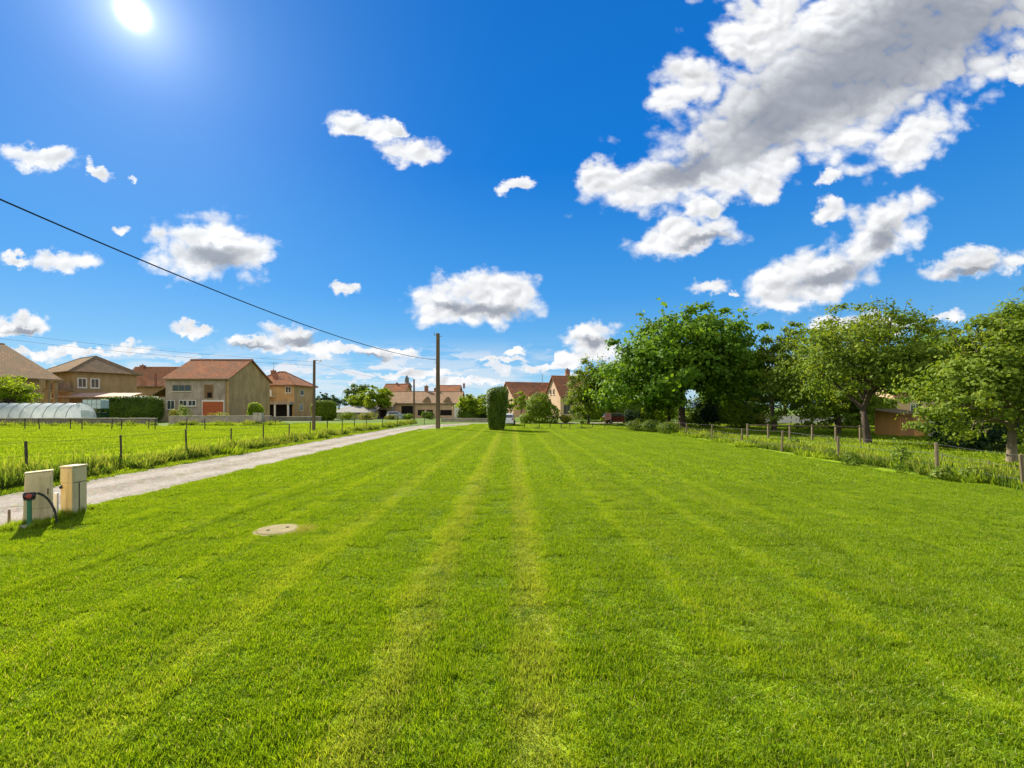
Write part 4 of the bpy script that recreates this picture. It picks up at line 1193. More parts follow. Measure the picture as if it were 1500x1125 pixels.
for i in range(1, 6):
    a_, b_ = Vector(hp[i]), Vector(hp[i+1])
    for q in (0.15, .5, .85): p_ = a_.lerp(b_, q); dd = (b_ - a_).normalized() * .010; m.tube([p_ - dd, p_ + dd], .020, 10)
m.build('hose', M['black_rubber'], sp, smooth=True)
m = MB(); m.box((-.12, -.16, 0), (.12, .08, .05)); m.build('slab', M['concrete'], sp, bevel=.01)
m = MB(); m.tube([(0, 0, -.05), (.005, 0, .21), (.005, 0, .25)], [.022, .02, .014], 7)
tag(m.build('stake', M['post_wood'], None, (gx(13, 8.35), 8.35, 0)), 'small pale stake on the road edge left of the casings', 'stake')
# manhole cover
mh = tag(empty('manhole_cover', (MANHOLE[0], MANHOLE[1], 0)), 'round pale concrete manhole cover sunk in the mown lawn', 'manhole cover')
m = MB(); m.lathe([(.40, 0.004), (.40, .018), (.345, .022), (.34, .012)], n=28); m.build('rim', M['cover'], mh)
m = MB(); m.lathe([(.333, .006), (.333, .026), (.30, .032)], n=28); m.build('cover', M['cover'], mh)
m = MB(); m.lathe([(.03, .0325), (.03, .04), (.018, .042)], (.12, .1, 0), 8); m.lathe([(.03, .0325), (.03, .04), (.018, .042)], (-.12, -.1, 0), 8); m.build('lifting_eye', M['dark_post'], mh)

# ------------------------------------------------------------------ cars
def car(label, x, y, rz, paint, name='parked_car'):
    """small hatchback, nose towards local +x"""
    o = tag(empty(name, (x, y, 0), rz), label, 'car')
    prof = [(-1.95, .28), (-2.0, .50), (-1.98, .82), (-1.90, .93), (-1.62, 1.36), (-1.40, 1.43), (-.30, 1.47), (.15, 1.42), (.95, .98), (1.70, .86), (1.98, .66), (2.0, .40), (1.92, .26), (1.55, .22), (-1.55, .22)]
    def hw(z): return .84 if z < .9 else .84 - (z - .9) * .38
    m = MB(); n = len(prof)
    for sg in (-1, 1):
        for (px_, z) in prof:
            e = .10 if abs(px_) > 1.85 else 0
            m.v.append((px_, sg * (hw(z) - e), z))
    m.f.append(tuple(range(n))); m.f.append(tuple(n + i for i in reversed(range(n))))
    for i in range(n):
        j = (i + 1) % n; m.f.append((i, n + i, n + j, j))
    body = m.build('body', M[paint], o, bevel=.05)
    def quad(nm, pts, mat, t=.012):
        q = MB(); P = [Vector(p) for p in pts]; nn = (P[1] - P[0]).cross(P[3] - P[0]).normalized() * t
        b0 = len(q.v); q.v = [tuple(p + nn) for p in P] + [tuple(p - nn) for p in P]
        k = len(P); q.f = [tuple(range(k)), tuple(reversed(range(k, 2 * k)))] + [(i, i + k, (i + 1) % k + k, (i + 1) % k) for i in range(k)]
        return q.build(nm, M[mat], o)
    quad('rear_window', [(-1.87, -.66, .99), (-1.66, -.60, 1.33), (-1.66, .60, 1.33), (-1.87, .66, .99)], 'glass', .022)
    quad('windscreen', [(.90, -.68, 1.02), (.20, -.58, 1.38), (.20, .58, 1.38), (.90, .68, 1.02)], 'glass', .022)
    for sg in (-1, 1):
        quad('side_window', [(-1.55, sg * .815, .98), (-1.38, sg * .70, 1.33), (.05, sg * .70, 1.35), (.62, sg * .815, .98)], 'glass', .018)
        quad('tail_light', [(-2.005, sg * .52, .72), (-2.005, sg * .70, .72), (-1.95, sg * .70, .92), (-1.95, sg * .52, .92)], 'tail', .02)
        quad('headlight', [(1.96, sg * .45, .62), (1.96, sg * .70, .62), (1.86, sg * .70, .76), (1.86, sg * .45, .76)], 'frame_white', .03)
    q = MB(); q.box((-2.06, -.72, .33), (-1.93, .72, .50)); q.build('bumper', M[paint], o, bevel=.03)
    for sx in (-1.25, 1.28):
        for sg in (-1, 1):
            q = MB(); q.tube([(sx, sg * .66, .30), (sx, sg * .85, .30)], .30, 18)
            w = q.build('wheel', M['tyre'], o, bevel=.02)
            q = MB(); q.tube([(sx, sg * .845, .30), (sx, sg * .862, .30)], .19, 14); q.build('rim', M['steel'], w)
    return o
car('small white hatchback parked tail on beside the clipped green column', gx(754.5, 52) - .85, 54, R(88), 'car_white')
car('pale blue car parked broadside before the farm building', gx(582, 84), 84, R(4), 'car_silver')
px_shrub('bush', 'scrubby bush half hiding the pale blue car', 'bush', (566, 607, 580, 616), 80, .2, 700, M['olive'], 180, ragged=.3)
px_shrub('bush', 'scrubby green bush beside the thin far pole', 'bush', (590, 606, 604, 616), 80, .2, 800, M['bush'], 181, ragged=.3)
px_shrub('bush', 'dark green bush hiding the foot of the pale farm wall', 'bush', (618, 603, 636, 615), 82, .22, 1000, M['hedge'], 182, ragged=.3)
px_shrub('bush', 'low green bushes in front of the grey shed', 'bush', (498, 603, 520, 615), 78, .2, 1000, M['bush'], 183, ragged=.3)
px_shrub('bush', 'dull green scrub by the right end of grey shed', 'bush', (526, 605, 548, 615), 78, .2, 900, M['olive'], 184, ragged=.3)
car('maroon car half hidden by weeds under the big green tree', gx(904, 60) + .3, 61, R(8), 'car_red')
sb = tag(empty('notice_board', (gx(890.5, 57), 57, 0)), 'faded pink board on two posts beside the maroon car', 'board')
m = MB(); m.box((-.42, -.03, .62), (.42, .0, 1.52)); m.build('panel', M['pink'], sb)
for s_ in (-.36, .36):
    m = MB(); m.box((s_ - .03, .002, 0), (s_ + .03, .06, 1.5)); m.build('post', M['post_wood'], sb)
m = MB(); m.box((-.3, -.042, 1.22), (.22, -.031, 1.30)); m.box((-.3, -.042, 1.02), (.3, -.031, 1.07)); m.box((-.3, -.042, .82), (.1, -.031, .88)); m.build('stripe', M['red_paint'], sb)

# ------------------------------------------------------------------ plants in the middle and at the left
Dh = dy(630)
sH = Dh / F
shrub('clipped_tree', 'tall clipped dark green column tree standing alone on the lawn end', 'clipped tree', (gx(727.5, Dh), Dh), (14.2 * sH, 13 * sH, zz(569.5, Dh) / 2), .12, 17000, M['hedge'], 7, square=7, taper=.24, core=.86, ragged=.07)
px_shrub('round_bush', 'round dark green bush tree in front of the small hipped house', 'bush', (772, 580, 816, 625), 62, .26, 5200, M['bush'], 8, square=2.3, core=.6, ragged=.22)
px_shrub('hedge', 'long clipped dark green hedge left of the garage house', 'hedge', (146, 580.5, 237, 612), 65.6, .2, 17000, M['hedge'], 9, depth=.18, square=7, core=.9, ragged=.03)
px_shrub('hedge', 'dense green hedge right of the lamp pole', 'hedge', (458, 587, 493, 606), 76, .24, 6000, M['bush'], 10, depth=.5, square=4, core=.85, ragged=.06)
px_shrub('bush', 'bright green round bush at the corner of tan gable wall', 'bush', (362, 591, 386, 612), 62, .22, 3200, M['fresh'], 12)
px_shrub('bush', 'pale flowering bush in front of the lower garage house windows', 'bush', (249, 601, 262, 615), 58, .2, 900, M['olive'], 13, ragged=.3, core=.3)
px_shrub('bush', 'thin pale shrub with upright shoots right of flowering bush', 'bush', (262, 596, 276, 615), 58, .2, 900, M['fruit'], 14, ragged=.35, core=.25)
px_shrub('bush', 'low straggly bush below the rust red garage door', 'bush', (313, 604, 336, 615), 58, .2, 900, M['olive'], 15, ragged=.3, core=.3)
px_tree('garden_tree', 'bright green leafy tree before the barn at the left edge', 'tree', 20, 618, (-22, 546, 49, 603), .24, 75, 90, M['fresh'], 21, D=60, th=1.5)
px_tree('garden_tree', 'wide dark tree rising far behind the hedge and shed', 'tree', 522, 612, (503, 560, 540, 594), .40, 55, 60, M['hedge'], 22, D=105)
px_tree('garden_tree', 'light green round tree left of the farm building roof', 'tree', 556, 612, (533, 564, 573, 606), .36, 90, 75, M['fresh'], 23, D=88)
px_tree('garden_tree', 'mid green tree over the grey shed roof', 'tree', 530, 612, (510, 573, 547, 606), .36, 70, 70, M['fresh'], 24, D=92)
for i, (x, y0, w) in enumerate(((473, 573, 12), (483, 577, 11), (497, 579, 14), (465, 581, 14))):
    px_tree('far_tree', ('small far conifer left of the wide dark tree', 'second small far conifer beside the hedge', 'low far tree over the shed end', 'low far tree behind the lamp pole')[i], 'tree', x, 610, (x - w, y0, x + w, 600), .4, 26, 45, M['conifer'], 30 + i, D=118, th=1.2, group='far trees')
px_tree('garden_tree', 'yellow green garden tree right of the farm building', 'tree', 686, 615, (668, 578, 707, 611), .30, 90, 75, M['fresh'], 41, D=72)
px_tree('garden_tree', 'fresh green low tree left of the clipped column', 'tree', 708, 615, (697, 590, 722, 613), .26, 70, 75, M['fresh'], 42, D=69, th=.6)
px_tree('garden_tree', 'slim yellowish tree before the peach house wall', 'tree', 763, 618, (752, 573, 778, 612), .26, 50, 55, M['fresh'], 43, D=74, th=1.0)
px_tree('garden_tree', 'slender far tree beside the white hatchback', 'tree', 748, 618, (740, 582, 756, 612), .26, 30, 50, M['fruit'], 44, D=80, th=.8)
px_shrub('bush', 'clipped low bush right of the white hatchback', 'bush', (763, 608, 777, 620), 60, .18, 1300, M['bush'], 45, square=4)
px_shrub('hedge', 'dark hedge under the yellow green tree along the far wall', 'hedge', (672, 600, 740, 613), 71, .22, 4200, M['hedge'], 46, depth=.14, square=6, core=.88)
px_shrub('bush', 'rust coloured bush at the foot of tall peach house', 'bush', (820, 608, 836, 624), 62, .18, 1300, M['olive'], 47)
px_tree('far_tree', 'far green tree between farm building and clipped column', 'tree', 702, 610, (690, 578, 722, 606), .4, 45, 50, M['fresh'], 48, D=112, group='far trees')
px_tree('far_tree', 'dark tree top behind the wide red roof', 'tree', 242, 610, (234, 541, 252, 575), .4, 30, 45, M['conifer'], 49, D=116, group='far trees')

# ------------------------------------------------------------------ orchard at the right
px_tree('maple_tree', 'biggest dense green maple tree with dark trunk right of centre', 'tree', 999, 628.5, (884, 456, 1122, 616), .36, 330, 95, M['maple'], 61, tr=.34, shell=.35, lump=.30, twigs=12, aspect=.85, low=-.75, puff=.72, limbs=16, th=2.6)
px_tree('maple_tree', 'lower maple tree behind and right of the biggest one', 'tree', 1034, 624, (1010, 486, 1132, 620), .36, 150, 85, M['maple'], 62, D=54, tr=.24, shell=.35, low=-.9, aspect=.85, puff=.68, th=2.2)
px_tree('young_tree', 'slim trunked green tree just left of the biggest maple trunk', 'tree', 980, 624, (915, 530, 1010, 616), .34, 70, 70, M['maple'], 63, D=51, tr=.17, aspect=.8, th=2.0, low=-.9)
px_tree('young_tree', 'yellow green loose tree left of the biggest maple', 'tree', 862, 622, (829, 527, 912, 619), .30, 170, 80, M['fruit'], 64, D=58, tr=.16, shell=.35, th=1.3, low=-.95, lump=.36, spray=.28, twigs=16)
px_tree('fruit_tree', 'olive fruit tree with two thin dark trunks beside the maple', 'tree', 1134, 632, (1106, 484, 1204, 618), .26, 170, 62, M['fruit'], 65, D=40, tr=.2, shell=.5, low=-.9, lump=.38, spray=.32, twigs=26, th=2.6, lean=(-.25, 0))
px_tree('fruit_tree', 'bushy fruit tree with low hanging crown behind the tallest fence post', 'tree', 1227, 637, (1140, 474, 1292, 630), .25, 250, 66, M['fruit'], 66, D=34, tr=.2, shell=.5, low=-.95, lump=.38, spray=.32, twigs=26, th=2.2)
px_tree('fruit_tree', 'tall open fruit tree with long shoots and leaning thick trunk', 'tree', 1271, 652, (1186, 460, 1400, 614), .19, 300, 66, M['fruit'], 67, tr=.19, shell=.5, lump=.42, low=-.65, twigs=46, spray=.34, th=2.0, lean=(-.18, .1), bark='bark', puff=.42, limbs=16)
px_tree('fruit_tree', 'light green fruit tree with pale trunk at the right edge', 'tree', 1482, 680, (1374, 470, 1580, 652), .16, 320, 68, M['fruit'], 68, tr=.15, shell=.5, low=-.85, twigs=40, lump=.4, spray=.34, th=1.25, bark='pale_bark', puff=.36, limbs=16)
px_tree('fruit_tree', 'dark fruit tree behind the tall open one hiding the brown house', 'tree', 1345, 634, (1284, 490, 1420, 604), .26, 170, 75, M['maple'], 95, D=41, tr=.16, shell=.3, low=-.8, th=2.0, twigs=10)
px_tree('tall_tree', 'tall bright green tree rising behind the right edge fruit tree', 'tree', 1530, 640, (1448, 404, 1610, 650), .2, 330, 90, M['bush'], 69, D=27, tr=.2, shell=.3, th=1.5, lump=.2, low=-.9)
px_tree('sapling', 'thin young tree left of the dark purple bush', 'tree', 1393, 655, (1368, 600, 1416, 642), .15, 34, 45, M['fruit'], 70, D=24, tr=.06, th=.9)
px_shrub('bush', 'dark purplish green bush beside the pale trunk at right', 'bush', (1396, 612, 1470, 662), 22.4, .16, 3600, M['dark_leaf'], 71, square=2.3, ragged=.3, core=.6)
px_shrub('bush', 'bright bush behind the grey rail fence', 'bush', (1060, 594, 1108, 630), 44, .2, 3000, M['bush'], 72, ragged=.25)
px_shrub('bush', 'very dark bush in the shade of the maples', 'bush', (1018, 588, 1060, 630), 49, .22, 2600, M['dark_leaf'], 73, ragged=.2)
px_shrub('bush', 'sunny bush behind the rail fence between two fruit tree trunks', 'bush', (1232, 606, 1262, 630), 44, .18, 1500, M['bush'], 170, ragged=.3)
px_shrub('bush', 'sunny low bush left of the two trunked fruit tree', 'bush', (1096, 604, 1126, 630), 50, .2, 1600, M['olive'], 171, ragged=.3)
px_shrub('bush', 'light bush between the two maple trunks', 'bush', (936, 596, 978, 628), 56, .22, 2600, M['fresh'], 74, ragged=.25)
px_shrub('bush', 'yellow green bush right of the biggest maple trunk', 'bush', (1000, 604, 1024, 630), 52, .2, 1600, M['bush'], 75, ragged=.25)
for i, (x0, x1, y0, D) in enumerate(((916, 930, 600, 58), (930, 946, 602, 57))):
    px_shrub('bush', ('small dark upright bush right of the maroon car', 'second dark upright bush right of the maroon car')[i], 'bush', (x0, y0, x1, 620), D, .16, 1100, M['dark_leaf'], 76 + i, ragged=.3, square=3)
for i, (x, w, h_, D) in enumerate(((934, 15, 0.9, 41), (957, 15, 1.05, 39), (982, 14, 1.0, 36.5))):
    s_ = D / F
    shrub('weed_bush', ('low dark weed bush at the far lawn edge below the maroon car', 'low weed bush in the middle of the maple shade', 'low weed bush at the foot of the biggest maple')[i], 'bush', (gx(x, D), D), (w * s_, .7, h_ / 2), .12, 1500, M['weed_blade'], 80 + i, ragged=.35, core=.5)
# a taller weed and a few dock plants along the right fence
for i, (x, y, w, h_) in enumerate(((1320, 694, 9, .95), (1165, 658, 9, .6), (1246, 682, 10, .5), (1430, 706, 13, .45), (1380, 704, 12, .4))):
    D = dy(y); s_ = D / F
    lab = ('tall dark dock weed standing by the right fence', 'low weed clump by the fifth fence post of the right fence', 'dock clump in front of the tallest fence post', 'leafy weed clump on the lawn edge near the right picture edge', 'leafy weed clump on the lawn edge below the orange shed')[i]
    shrub('weed_clump', lab, 'weed', (gx(x, D), D), (w * s_, w * s_, h_ / 2), .11, 420, M['weed_blade'], 90 + i, ragged=.5, core=.2, aspect=.35)
# trees that close the view behind the orchard
for i, (x, y0, w, D, mt) in enumerate(((1070, 540, 60, 80, 'hedge'), (1150, 530, 60, 84, 'bush'), (1240, 545, 60, 80, 'hedge'), (1330, 548, 45, 82, 'bush'), (1420, 540, 60, 72, 'hedge'), (1500, 520, 70, 66, 'hedge'), (960, 560, 40, 88, 'bush'), (900, 575, 30, 92, 'hedge'))):
    lab = ('dark garden tree far behind the maples', 'green garden tree far behind the two trunked fruit tree', 'dark garden tree behind the white low house', 'green garden tree left of the half hidden brown house', 'dark garden tree right of the half hidden brown house',
           'dark tree closing the orchard at the right edge', 'green garden tree seen between the maple trunks', 'dark garden tree behind the yellow green loose tree')[i]
    px_tree('garden_tree', lab, 'tree', x, 612, (x - w, y0, x + w, 612), .42, 75, 60, M[mt], 110 + i, D=D, th=1.2, shell=.25, group='trees behind the orchard')
for i, (x0, x1, D) in enumerate(((840, 1010, 70), (1010, 1120, 60), (1240, 1310, 52), (1400, 1540, 44))):
    lab = ('garden hedge behind the maroon car', 'garden hedge in the shade behind the maples', 'garden hedge left of the orange shed', 'garden hedge closing the orchard behind the purple bush')[i]
    px_shrub('hedge', lab, 'hedge', (x0, zz(0, 1) and 597 - (3.3 - H) * F / D, x1, 620), D, .24, 5200, M['hedge' if i % 2 else 'bush'], 130 + i, depth=.08, square=5, core=.85, ragged=.15)

# ------------------------------------------------------------------ sky, sun, camera
EXPO = 1.15
KW = 2.0 ** -EXPO          # the sky keeps its own brightness whatever the exposure
W_ = bpy.data.worlds.new('World'); SC.world = W_; W_.use_nodes = True
nt = W_.node_tree; nt.nodes.clear(); g = NT(nt)
tc = g.n('ShaderNodeTexCoord'); dirv = g.vm('NORMALIZE', tc.outputs['Generated'])
sx = g.n('ShaderNodeSeparateXYZ'); g.l(dirv, sx.inputs[0])
sky = g.n('ShaderNodeTexSky', sky_type='NISHITA'); sky.sun_disc = False
sky.sun_elevation = math.asin(SUNV.z); sky.sun_rotation = math.atan2(SUNV.x, SUNV.y)
sky.air_density = 1.0; sky.dust_density = 0.3; sky.ozone_density = 3.0; sky.altitude = 300
SKYS = 0.06
skyc = g.vm('SCALE', sky.outputs[0], scale=SKYS)
hs = g.n('ShaderNodeHueSaturation'); hs.inputs['Saturation'].default_value = 1.5; hs.inputs['Value'].default_value = 1.0
g.l(skyc, hs.inputs['Color'])
# deep summer blue by height above the horizon
grad = g.ramp(sx.outputs[2], [(0.0, (0.42*KW, 0.70*KW, 0.90*KW)), (0.09, (0.20*KW, 0.52*KW, 0.86*KW)), (0.24, (0.070*KW, 0.35*KW, 0.83*KW)), (0.48, (0.010*KW, 0.20*KW, 0.71*KW)), (1.0, (0.004*KW, 0.12*KW, 0.52*KW))])
skyc = g.mixc(0.85, hs.outputs[0], grad)
# cloud field, laid out by direction on the dome (survey of the heading and height of every cloud)
ay = g.math('MAXIMUM', g.math('ABSOLUTE', sx.outputs[1]), 0.02)
u = g.math('DIVIDE', sx.outputs[0], ay); v = g.math('DIVIDE', sx.outputs[2], ay)
cb = g.n('ShaderNodeCombineXYZ'); g.l(u, cb.inputs[0]); g.l(v, cb.inputs[1])
uv = cb.outputs[0]
fl = g.n('ShaderNodeMapping'); g.l(uv, fl.inputs[0]); fl.inputs['Scale'].default_value = (1, 1.35, 1)
fuv = fl.outputs[0]
def ell(vec, L, sm=0.22):
    out = None
    for (cx, cy, rx, ry, an) in L:
        mp = g.n('ShaderNodeMapping', vector_type='TEXTURE')
        if out is None: g.l(vec, mp.inputs[0])
        else:                                  # keeps the evaluation in sequence (few live values)
            ch = g.n('ShaderNodeVectorMath', operation='MULTIPLY_ADD')
            g.l(out, ch.inputs[0]); ch.inputs[1].default_value = (1e-7, 1e-7, 0); g.l(vec, ch.inputs[2]); g.l(ch.outputs[0], mp.inputs[0])
        mp.inputs['Location'].default_value = ((cx - 750) / F, (597 - cy) / F, 0)
        mp.inputs['Rotation'].default_value = (0, 0, R(an))
        mp.inputs['Scale'].default_value = (rx / F, ry / F, 1)
        sp_ = g.n('ShaderNodeVectorMath', operation='MULTIPLY'); g.l(mp.outputs[0], sp_.inputs[0]); sp_.inputs[1].default_value = (1, 1, 0)
        d = g.vm('LENGTH', sp_.outputs[0])
        if out is None: out = d
        else:
            o = g.n('ShaderNodeMath', operation='SMOOTH_MIN'); g.l(out, o.inputs[0]); g.l(d, o.inputs[1]); o.inputs[2].default_value = sm; out = o.outputs[0]
    return out
# thick cumulus, right half then left half of the view: (x, y, half width, half height, tilt)
CL_R = [(1200, 140, 300, 110, 24), (1310, 40, 290, 130, 15), (1080, 215, 150, 75, 25), (950, 270, 100, 50, 15), (1345, 200, 100, 45, 33), (1010, 128, 80, 45, 15), (1120, 55, 75, 85, 0), (1480, 10, 110, 60, 10), (1492, 100, 22, 30, 30), (885, 262, 46, 34, 20),
      (1010, 344, 92, 30, 10), (1120, 275, 34, 28, 30), (1035, 303, 36, 20, 10), (1190, 405, 115, 48, 14), (1290, 340, 84, 50, 36), (1210, 315, 30, 20, 25), (1150, 440, 70, 17, 3), (1210, 260, 26, 13, 20),
      (1036, 422, 40, 17, 5), (1080, 426, 12, 7, 0), (1420, 392, 90, 24, 10), (1485, 385, 40, 15, 5), (1240, 472, 56, 16, 8), (1295, 478, 48, 16, 0), (1395, 461, 32, 12, 10),
      (855, 491, 50, 19, 5), (842, 522, 64, 14, 4), (872, 506, 44, 20, 0), (800, 538, 66, 9, 3)]
GR_R = [(1270, 100, 280, 90, 22), (1370, 40, 190, 95, 15), (1010, 250, 95, 26, 18), (1130, 180, 120, 60, 28), (1215, 408, 70, 20, 15), (1290, 352, 40, 20, 35), (1030, 352, 50, 11, 10), (865, 500, 30, 8, 0), (1420, 399, 52, 8, 10)]
CL_L = [(62, 232, 62, 20, -4), (146, 250, 26, 12, -35), (192, 267, 14, 8, -10), (524, 186, 56, 21, -8), (606, 224, 54, 26, -4), (582, 190, 20, 12, -20), (757, 272, 28, 11, 5),
      (300, 362, 104, 50, -3), (374, 364, 44, 32, 0), (248, 352, 48, 30, 10), (175, 339, 15, 10, 10), (86, 382, 48, 18, -2), (22, 380, 22, 9, 0), (505, 425, 30, 11, -5),
      (695, 442, 108, 44, 1), (655, 436, 62, 34, 0), (745, 432, 55, 34, 0), (30, 476, 44, 16, 0), (195, 507, 46, 10, 0), (120, 515, 70, 7, 0), (40, 518, 56, 7, 0),
      (285, 487, 48, 11, -6), (370, 499, 66, 12, -4), (432, 491, 58, 17, 0), (490, 511, 76, 11, -4), (565, 519, 56, 8, 0), (800, 538, 66, 9, 3), (722, 526, 28, 5, 3), (752, 516, 14, 6, 0), (745, 527, 20, 4, 0), (610, 549, 90, 6, 0), (670, 561, 70, 6, 0)]
GR_L = [(315, 376, 66, 20, -4), (710, 455, 70, 14, 0), (660, 448, 34, 12, 0), (440, 499, 44, 8, 0), (545, 525, 44, 6, 0), (35, 482, 24, 6, 0), (370, 506, 44, 6, 0)]

# billows: rounded lumps with creases between them
def lump(vec, sc):
    n = g.noise(vec, sc, 0, 0.5, 0.0, '2D')
    return g.math('ABSOLUTE', g.math('SUBTRACT', n, 0.5))
def billow(vec):
    a = g.math('MULTIPLY', lump(vec, 9), 1.0)
    a = g.math('ADD', a, g.math('MULTIPLY', lump(vec, 21), 0.55))
    return g.math('ADD', a, g.math('MULTIPLY', lump(vec, 47), 0.13))
# bright air round the sun
dt = g.vm('DOT_PRODUCT', dirv, tuple(SUNV))
th = g.math('ARCCOSINE', g.math('MINIMUM', dt, 1.0))
def gauss(w): return g.math('EXPONENT', g.math('MULTIPLY', g.math('POWER', g.math('DIVIDE', th, R(w)), 2.0), -1.0))
g1 = g.math('MULTIPLY', gauss(0.65), 3.0)
g2 = g.math('MULTIPLY', g.math('EXPONENT', g.math('DIVIDE', th, -R(1.9))), 0.95 * KW)
g3 = g.math('MULTIPLY', g.math('EXPONENT', g.math('DIVIDE', th, -R(10))), 0.22 * KW)
gc = g.vm('SCALE', (1.0, 0.97, 0.90), scale=g.math('ADD', g1, g2))
gc2 = g.vm('SCALE', (0.50, 0.85, 1.0), scale=g3)
glow = g.vm('ADD', gc, gc2)

def cloudy(CL, GR):
    n_big = g.noise(fuv, 6.5, 9, 0.60, 0.0, '2D')
    wp = g.n('ShaderNodeTexNoise', noise_dimensions='2D'); g.l(fuv, wp.inputs['Vector'])
    wp.inputs['Scale'].default_value = 12; wp.inputs['Detail'].default_value = 5; wp.inputs['Roughness'].default_value = 0.65
    warp = g.vm('SCALE', g.vm('SUBTRACT', wp.outputs['Color'], (0.5, 0.5, 0.5)), scale=0.07)
    wuv = g.vm('ADD', uv, warp)
    d1 = ell(wuv, CL)
    bv = g.vm('ADD', fuv, g.vm('SCALE', warp, scale=0.35))
    bil = billow(bv)
    bil2 = billow(g.vm('ADD', bv, (-0.006, 0.012, 0)))
    q = g.math('MINIMUM', g.math('SUBTRACT', 1.0, d1), 0.6)
    dens = g.math('ADD', q, g.math('MULTIPLY', g.math('SUBTRACT', n_big, 0.57), 1.15))
    dens = g.math('ADD', dens, g.math('MULTIPLY', g.math('SUBTRACT', bil, 0.16), 1.0))
    alpha = g.smooth(dens, -0.06, 0.46)
    thick = g.smooth(dens, 0.12, 0.8)
    w2 = g.vm('ADD', uv, g.vm('SCALE', warp, scale=0.9))
    d2 = ell(w2, GR, 0.4)
    gq = g.math('SUBTRACT', g.math('SUBTRACT', 1.2, d2), g.math('MULTIPLY', g.math('SUBTRACT', bil, 0.16), 0.35))
    grey = g.smooth(gq, -0.05, 0.95)
    rel = g.math('MULTIPLY', g.math('SUBTRACT', bil, bil2), 1.5)
    n_off = g.noise(g.vm('ADD', fuv, (-0.02, 0.035, 0)), 6.5, 3, 0.55, 0.0, '2D')
    n_on = g.noise(fuv, 6.5, 3, 0.55, 0.0, '2D')
    rel = g.math('ADD', rel, g.math('MULTIPLY', g.math('SUBTRACT', n_on, n_off), 0.8))
    cc = g.mixc(g.math('MULTIPLY', grey, 0.92), (0.95 * KW, 0.955 * KW, 0.965 * KW, 1), (0.265 * KW, 0.295 * KW, 0.355 * KW, 1))
    cc = g.mixc(g.math('MULTIPLY', thick, 0.18), cc, (0.55 * KW, 0.60 * KW, 0.70 * KW, 1))
    sh_ = g.math('ADD', 1.0, g.math('MULTIPLY', rel, g.math('ADD', 0.10, g.math('MULTIPLY', g.math('MULTIPLY', thick, g.math('SUBTRACT', 1.05, grey)), 0.85))))
    sh_ = g.math('MINIMUM', g.math('MAXIMUM', sh_, 0.68), 1.25)
    cc = g.vm('SCALE', cc, scale=sh_)
    # thin low streaks of cloud above the horizon
    lmp = g.n('ShaderNodeMapping'); g.l(uv, lmp.inputs[0]); lmp.inputs['Scale'].default_value = (3.2, 22, 1)
    ln = g.noise(lmp.outputs[0], 1.6, 8, 0.66, 0.0, '2D')
    band = g.math('MULTIPLY', g.smooth(v, 0.0, 0.03), g.smooth(v, 0.08, 0.17, 1, 0))
    low = g.math('MULTIPLY', g.smooth(ln, 0.40, 0.58), g.math('MULTIPLY', band, g.smooth(u, 0.1, 0.6, 0.55, 0.25)))
    pmp = g.n('ShaderNodeMapping'); g.l(uv, pmp.inputs[0]); pmp.inputs['Scale'].default_value = (4.5, 13, 1)
    pn = g.math('ADD', g.noise(pmp.outputs[0], 2.2, 7, 0.58, 0.0, '2D'), g.math('MULTIPLY', bil, 0.10))
    pband = g.math('MULTIPLY', g.smooth(v, 0.02, 0.05), g.smooth(v, 0.09, 0.16, 1, 0))
    low = g.math('MAXIMUM', low, g.math('MULTIPLY', g.smooth(pn, 0.56, 0.63), g.math('MULTIPLY', pband, 0.95)))
    colr = g.mixc(low, skyc, (0.82 * KW, 0.86 * KW, 0.92 * KW, 1))
    colr = g.mixc(alpha, colr, cc)
    bg = g.n('ShaderNodeBackground'); g.l(g.vm('ADD', colr, glow), bg.inputs[0])
    return bg.outputs[0]
def pick(f, a, b):
    o = g.n('ShaderNodeMixShader'); g.l(f, o.inputs[0]); g.l(a, o.inputs[1]); g.l(b, o.inputs[2]); return o.outputs[0]
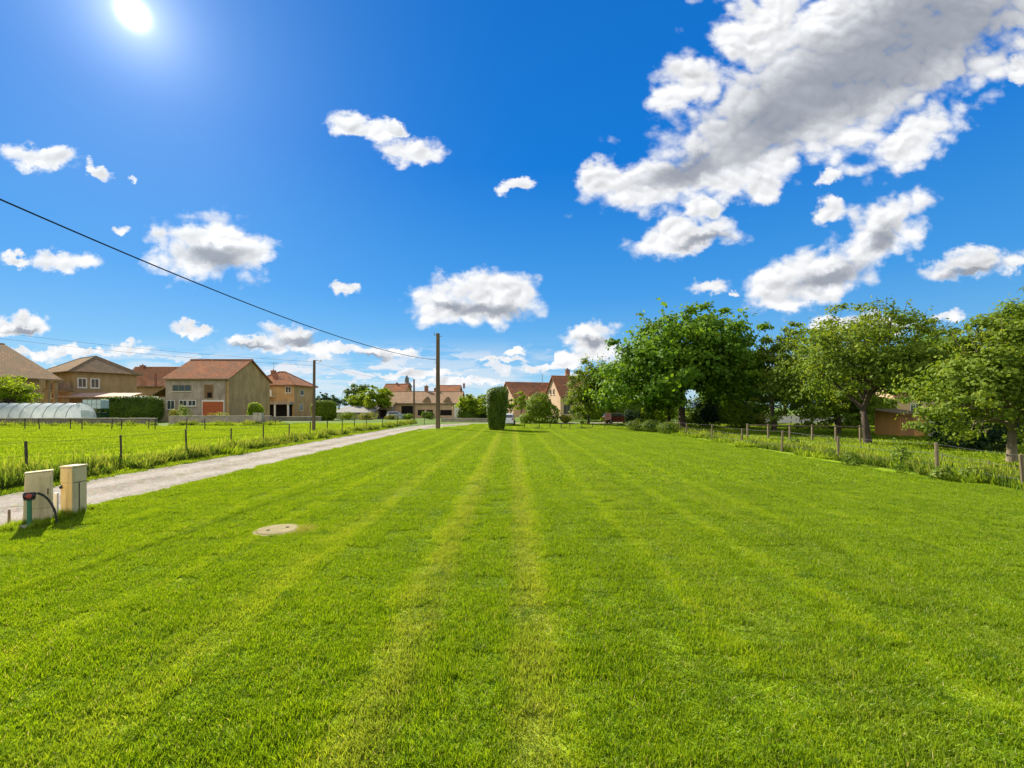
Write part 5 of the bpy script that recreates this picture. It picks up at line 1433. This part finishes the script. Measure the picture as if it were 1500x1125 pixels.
# the sky behind the viewer: unseen cloud sheet added to brighten the shaded fronts
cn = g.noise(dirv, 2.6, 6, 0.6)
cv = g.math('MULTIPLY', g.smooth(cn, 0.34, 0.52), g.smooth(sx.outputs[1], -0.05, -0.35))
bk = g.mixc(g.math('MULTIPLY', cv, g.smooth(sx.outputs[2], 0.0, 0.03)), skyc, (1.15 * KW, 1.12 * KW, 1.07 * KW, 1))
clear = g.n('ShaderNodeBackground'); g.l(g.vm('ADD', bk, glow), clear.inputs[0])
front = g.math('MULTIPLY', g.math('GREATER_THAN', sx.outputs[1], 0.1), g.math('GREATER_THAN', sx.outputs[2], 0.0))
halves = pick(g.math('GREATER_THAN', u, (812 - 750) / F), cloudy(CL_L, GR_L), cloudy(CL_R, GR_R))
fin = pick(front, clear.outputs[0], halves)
out = g.n('ShaderNodeOutputWorld'); g.l(fin, out.inputs[0])
W_.cycles.sampling_method = 'MANUAL'; W_.cycles.sample_map_resolution = 512

sl = bpy.data.lights.new('sun', 'SUN'); sl.energy = 4.6; sl.angle = R(0.5); sl.color = (1.0, 0.93, 0.80)
so_ = bpy.data.objects.new('sun', sl); COL.objects.link(so_)
so_.rotation_euler = (-SUNV).to_track_quat('-Z', 'Y').to_euler(); so_.location = (-40, 40, 60)

cam = bpy.data.cameras.new('camera'); cam.sensor_width = 36; cam.lens = F / 1500 * 36; cam.clip_start = 0.05; cam.clip_end = 5000
cam.shift_y = 34.5 / 1500
co = bpy.data.objects.new('camera', cam); COL.objects.link(co)
co.location = (0, 0, H); co.rotation_euler = (R(90), 0, 0)
SC.camera = co
SC.view_settings.view_transform = 'Standard'; SC.view_settings.look = 'None'
SC.view_settings.exposure = EXPO; SC.view_settings.gamma = 1.0
SC.render.engine = 'CYCLES'
SC.cycles.use_denoising = True
SC.cycles.max_bounces = 8; SC.cycles.diffuse_bounces = 3; SC.cycles.transmission_bounces = 5; SC.cycles.transparent_max_bounces = 6; SC.cycles.glossy_bounces = 2
SC.cycles.sample_clamp_indirect = 4.0
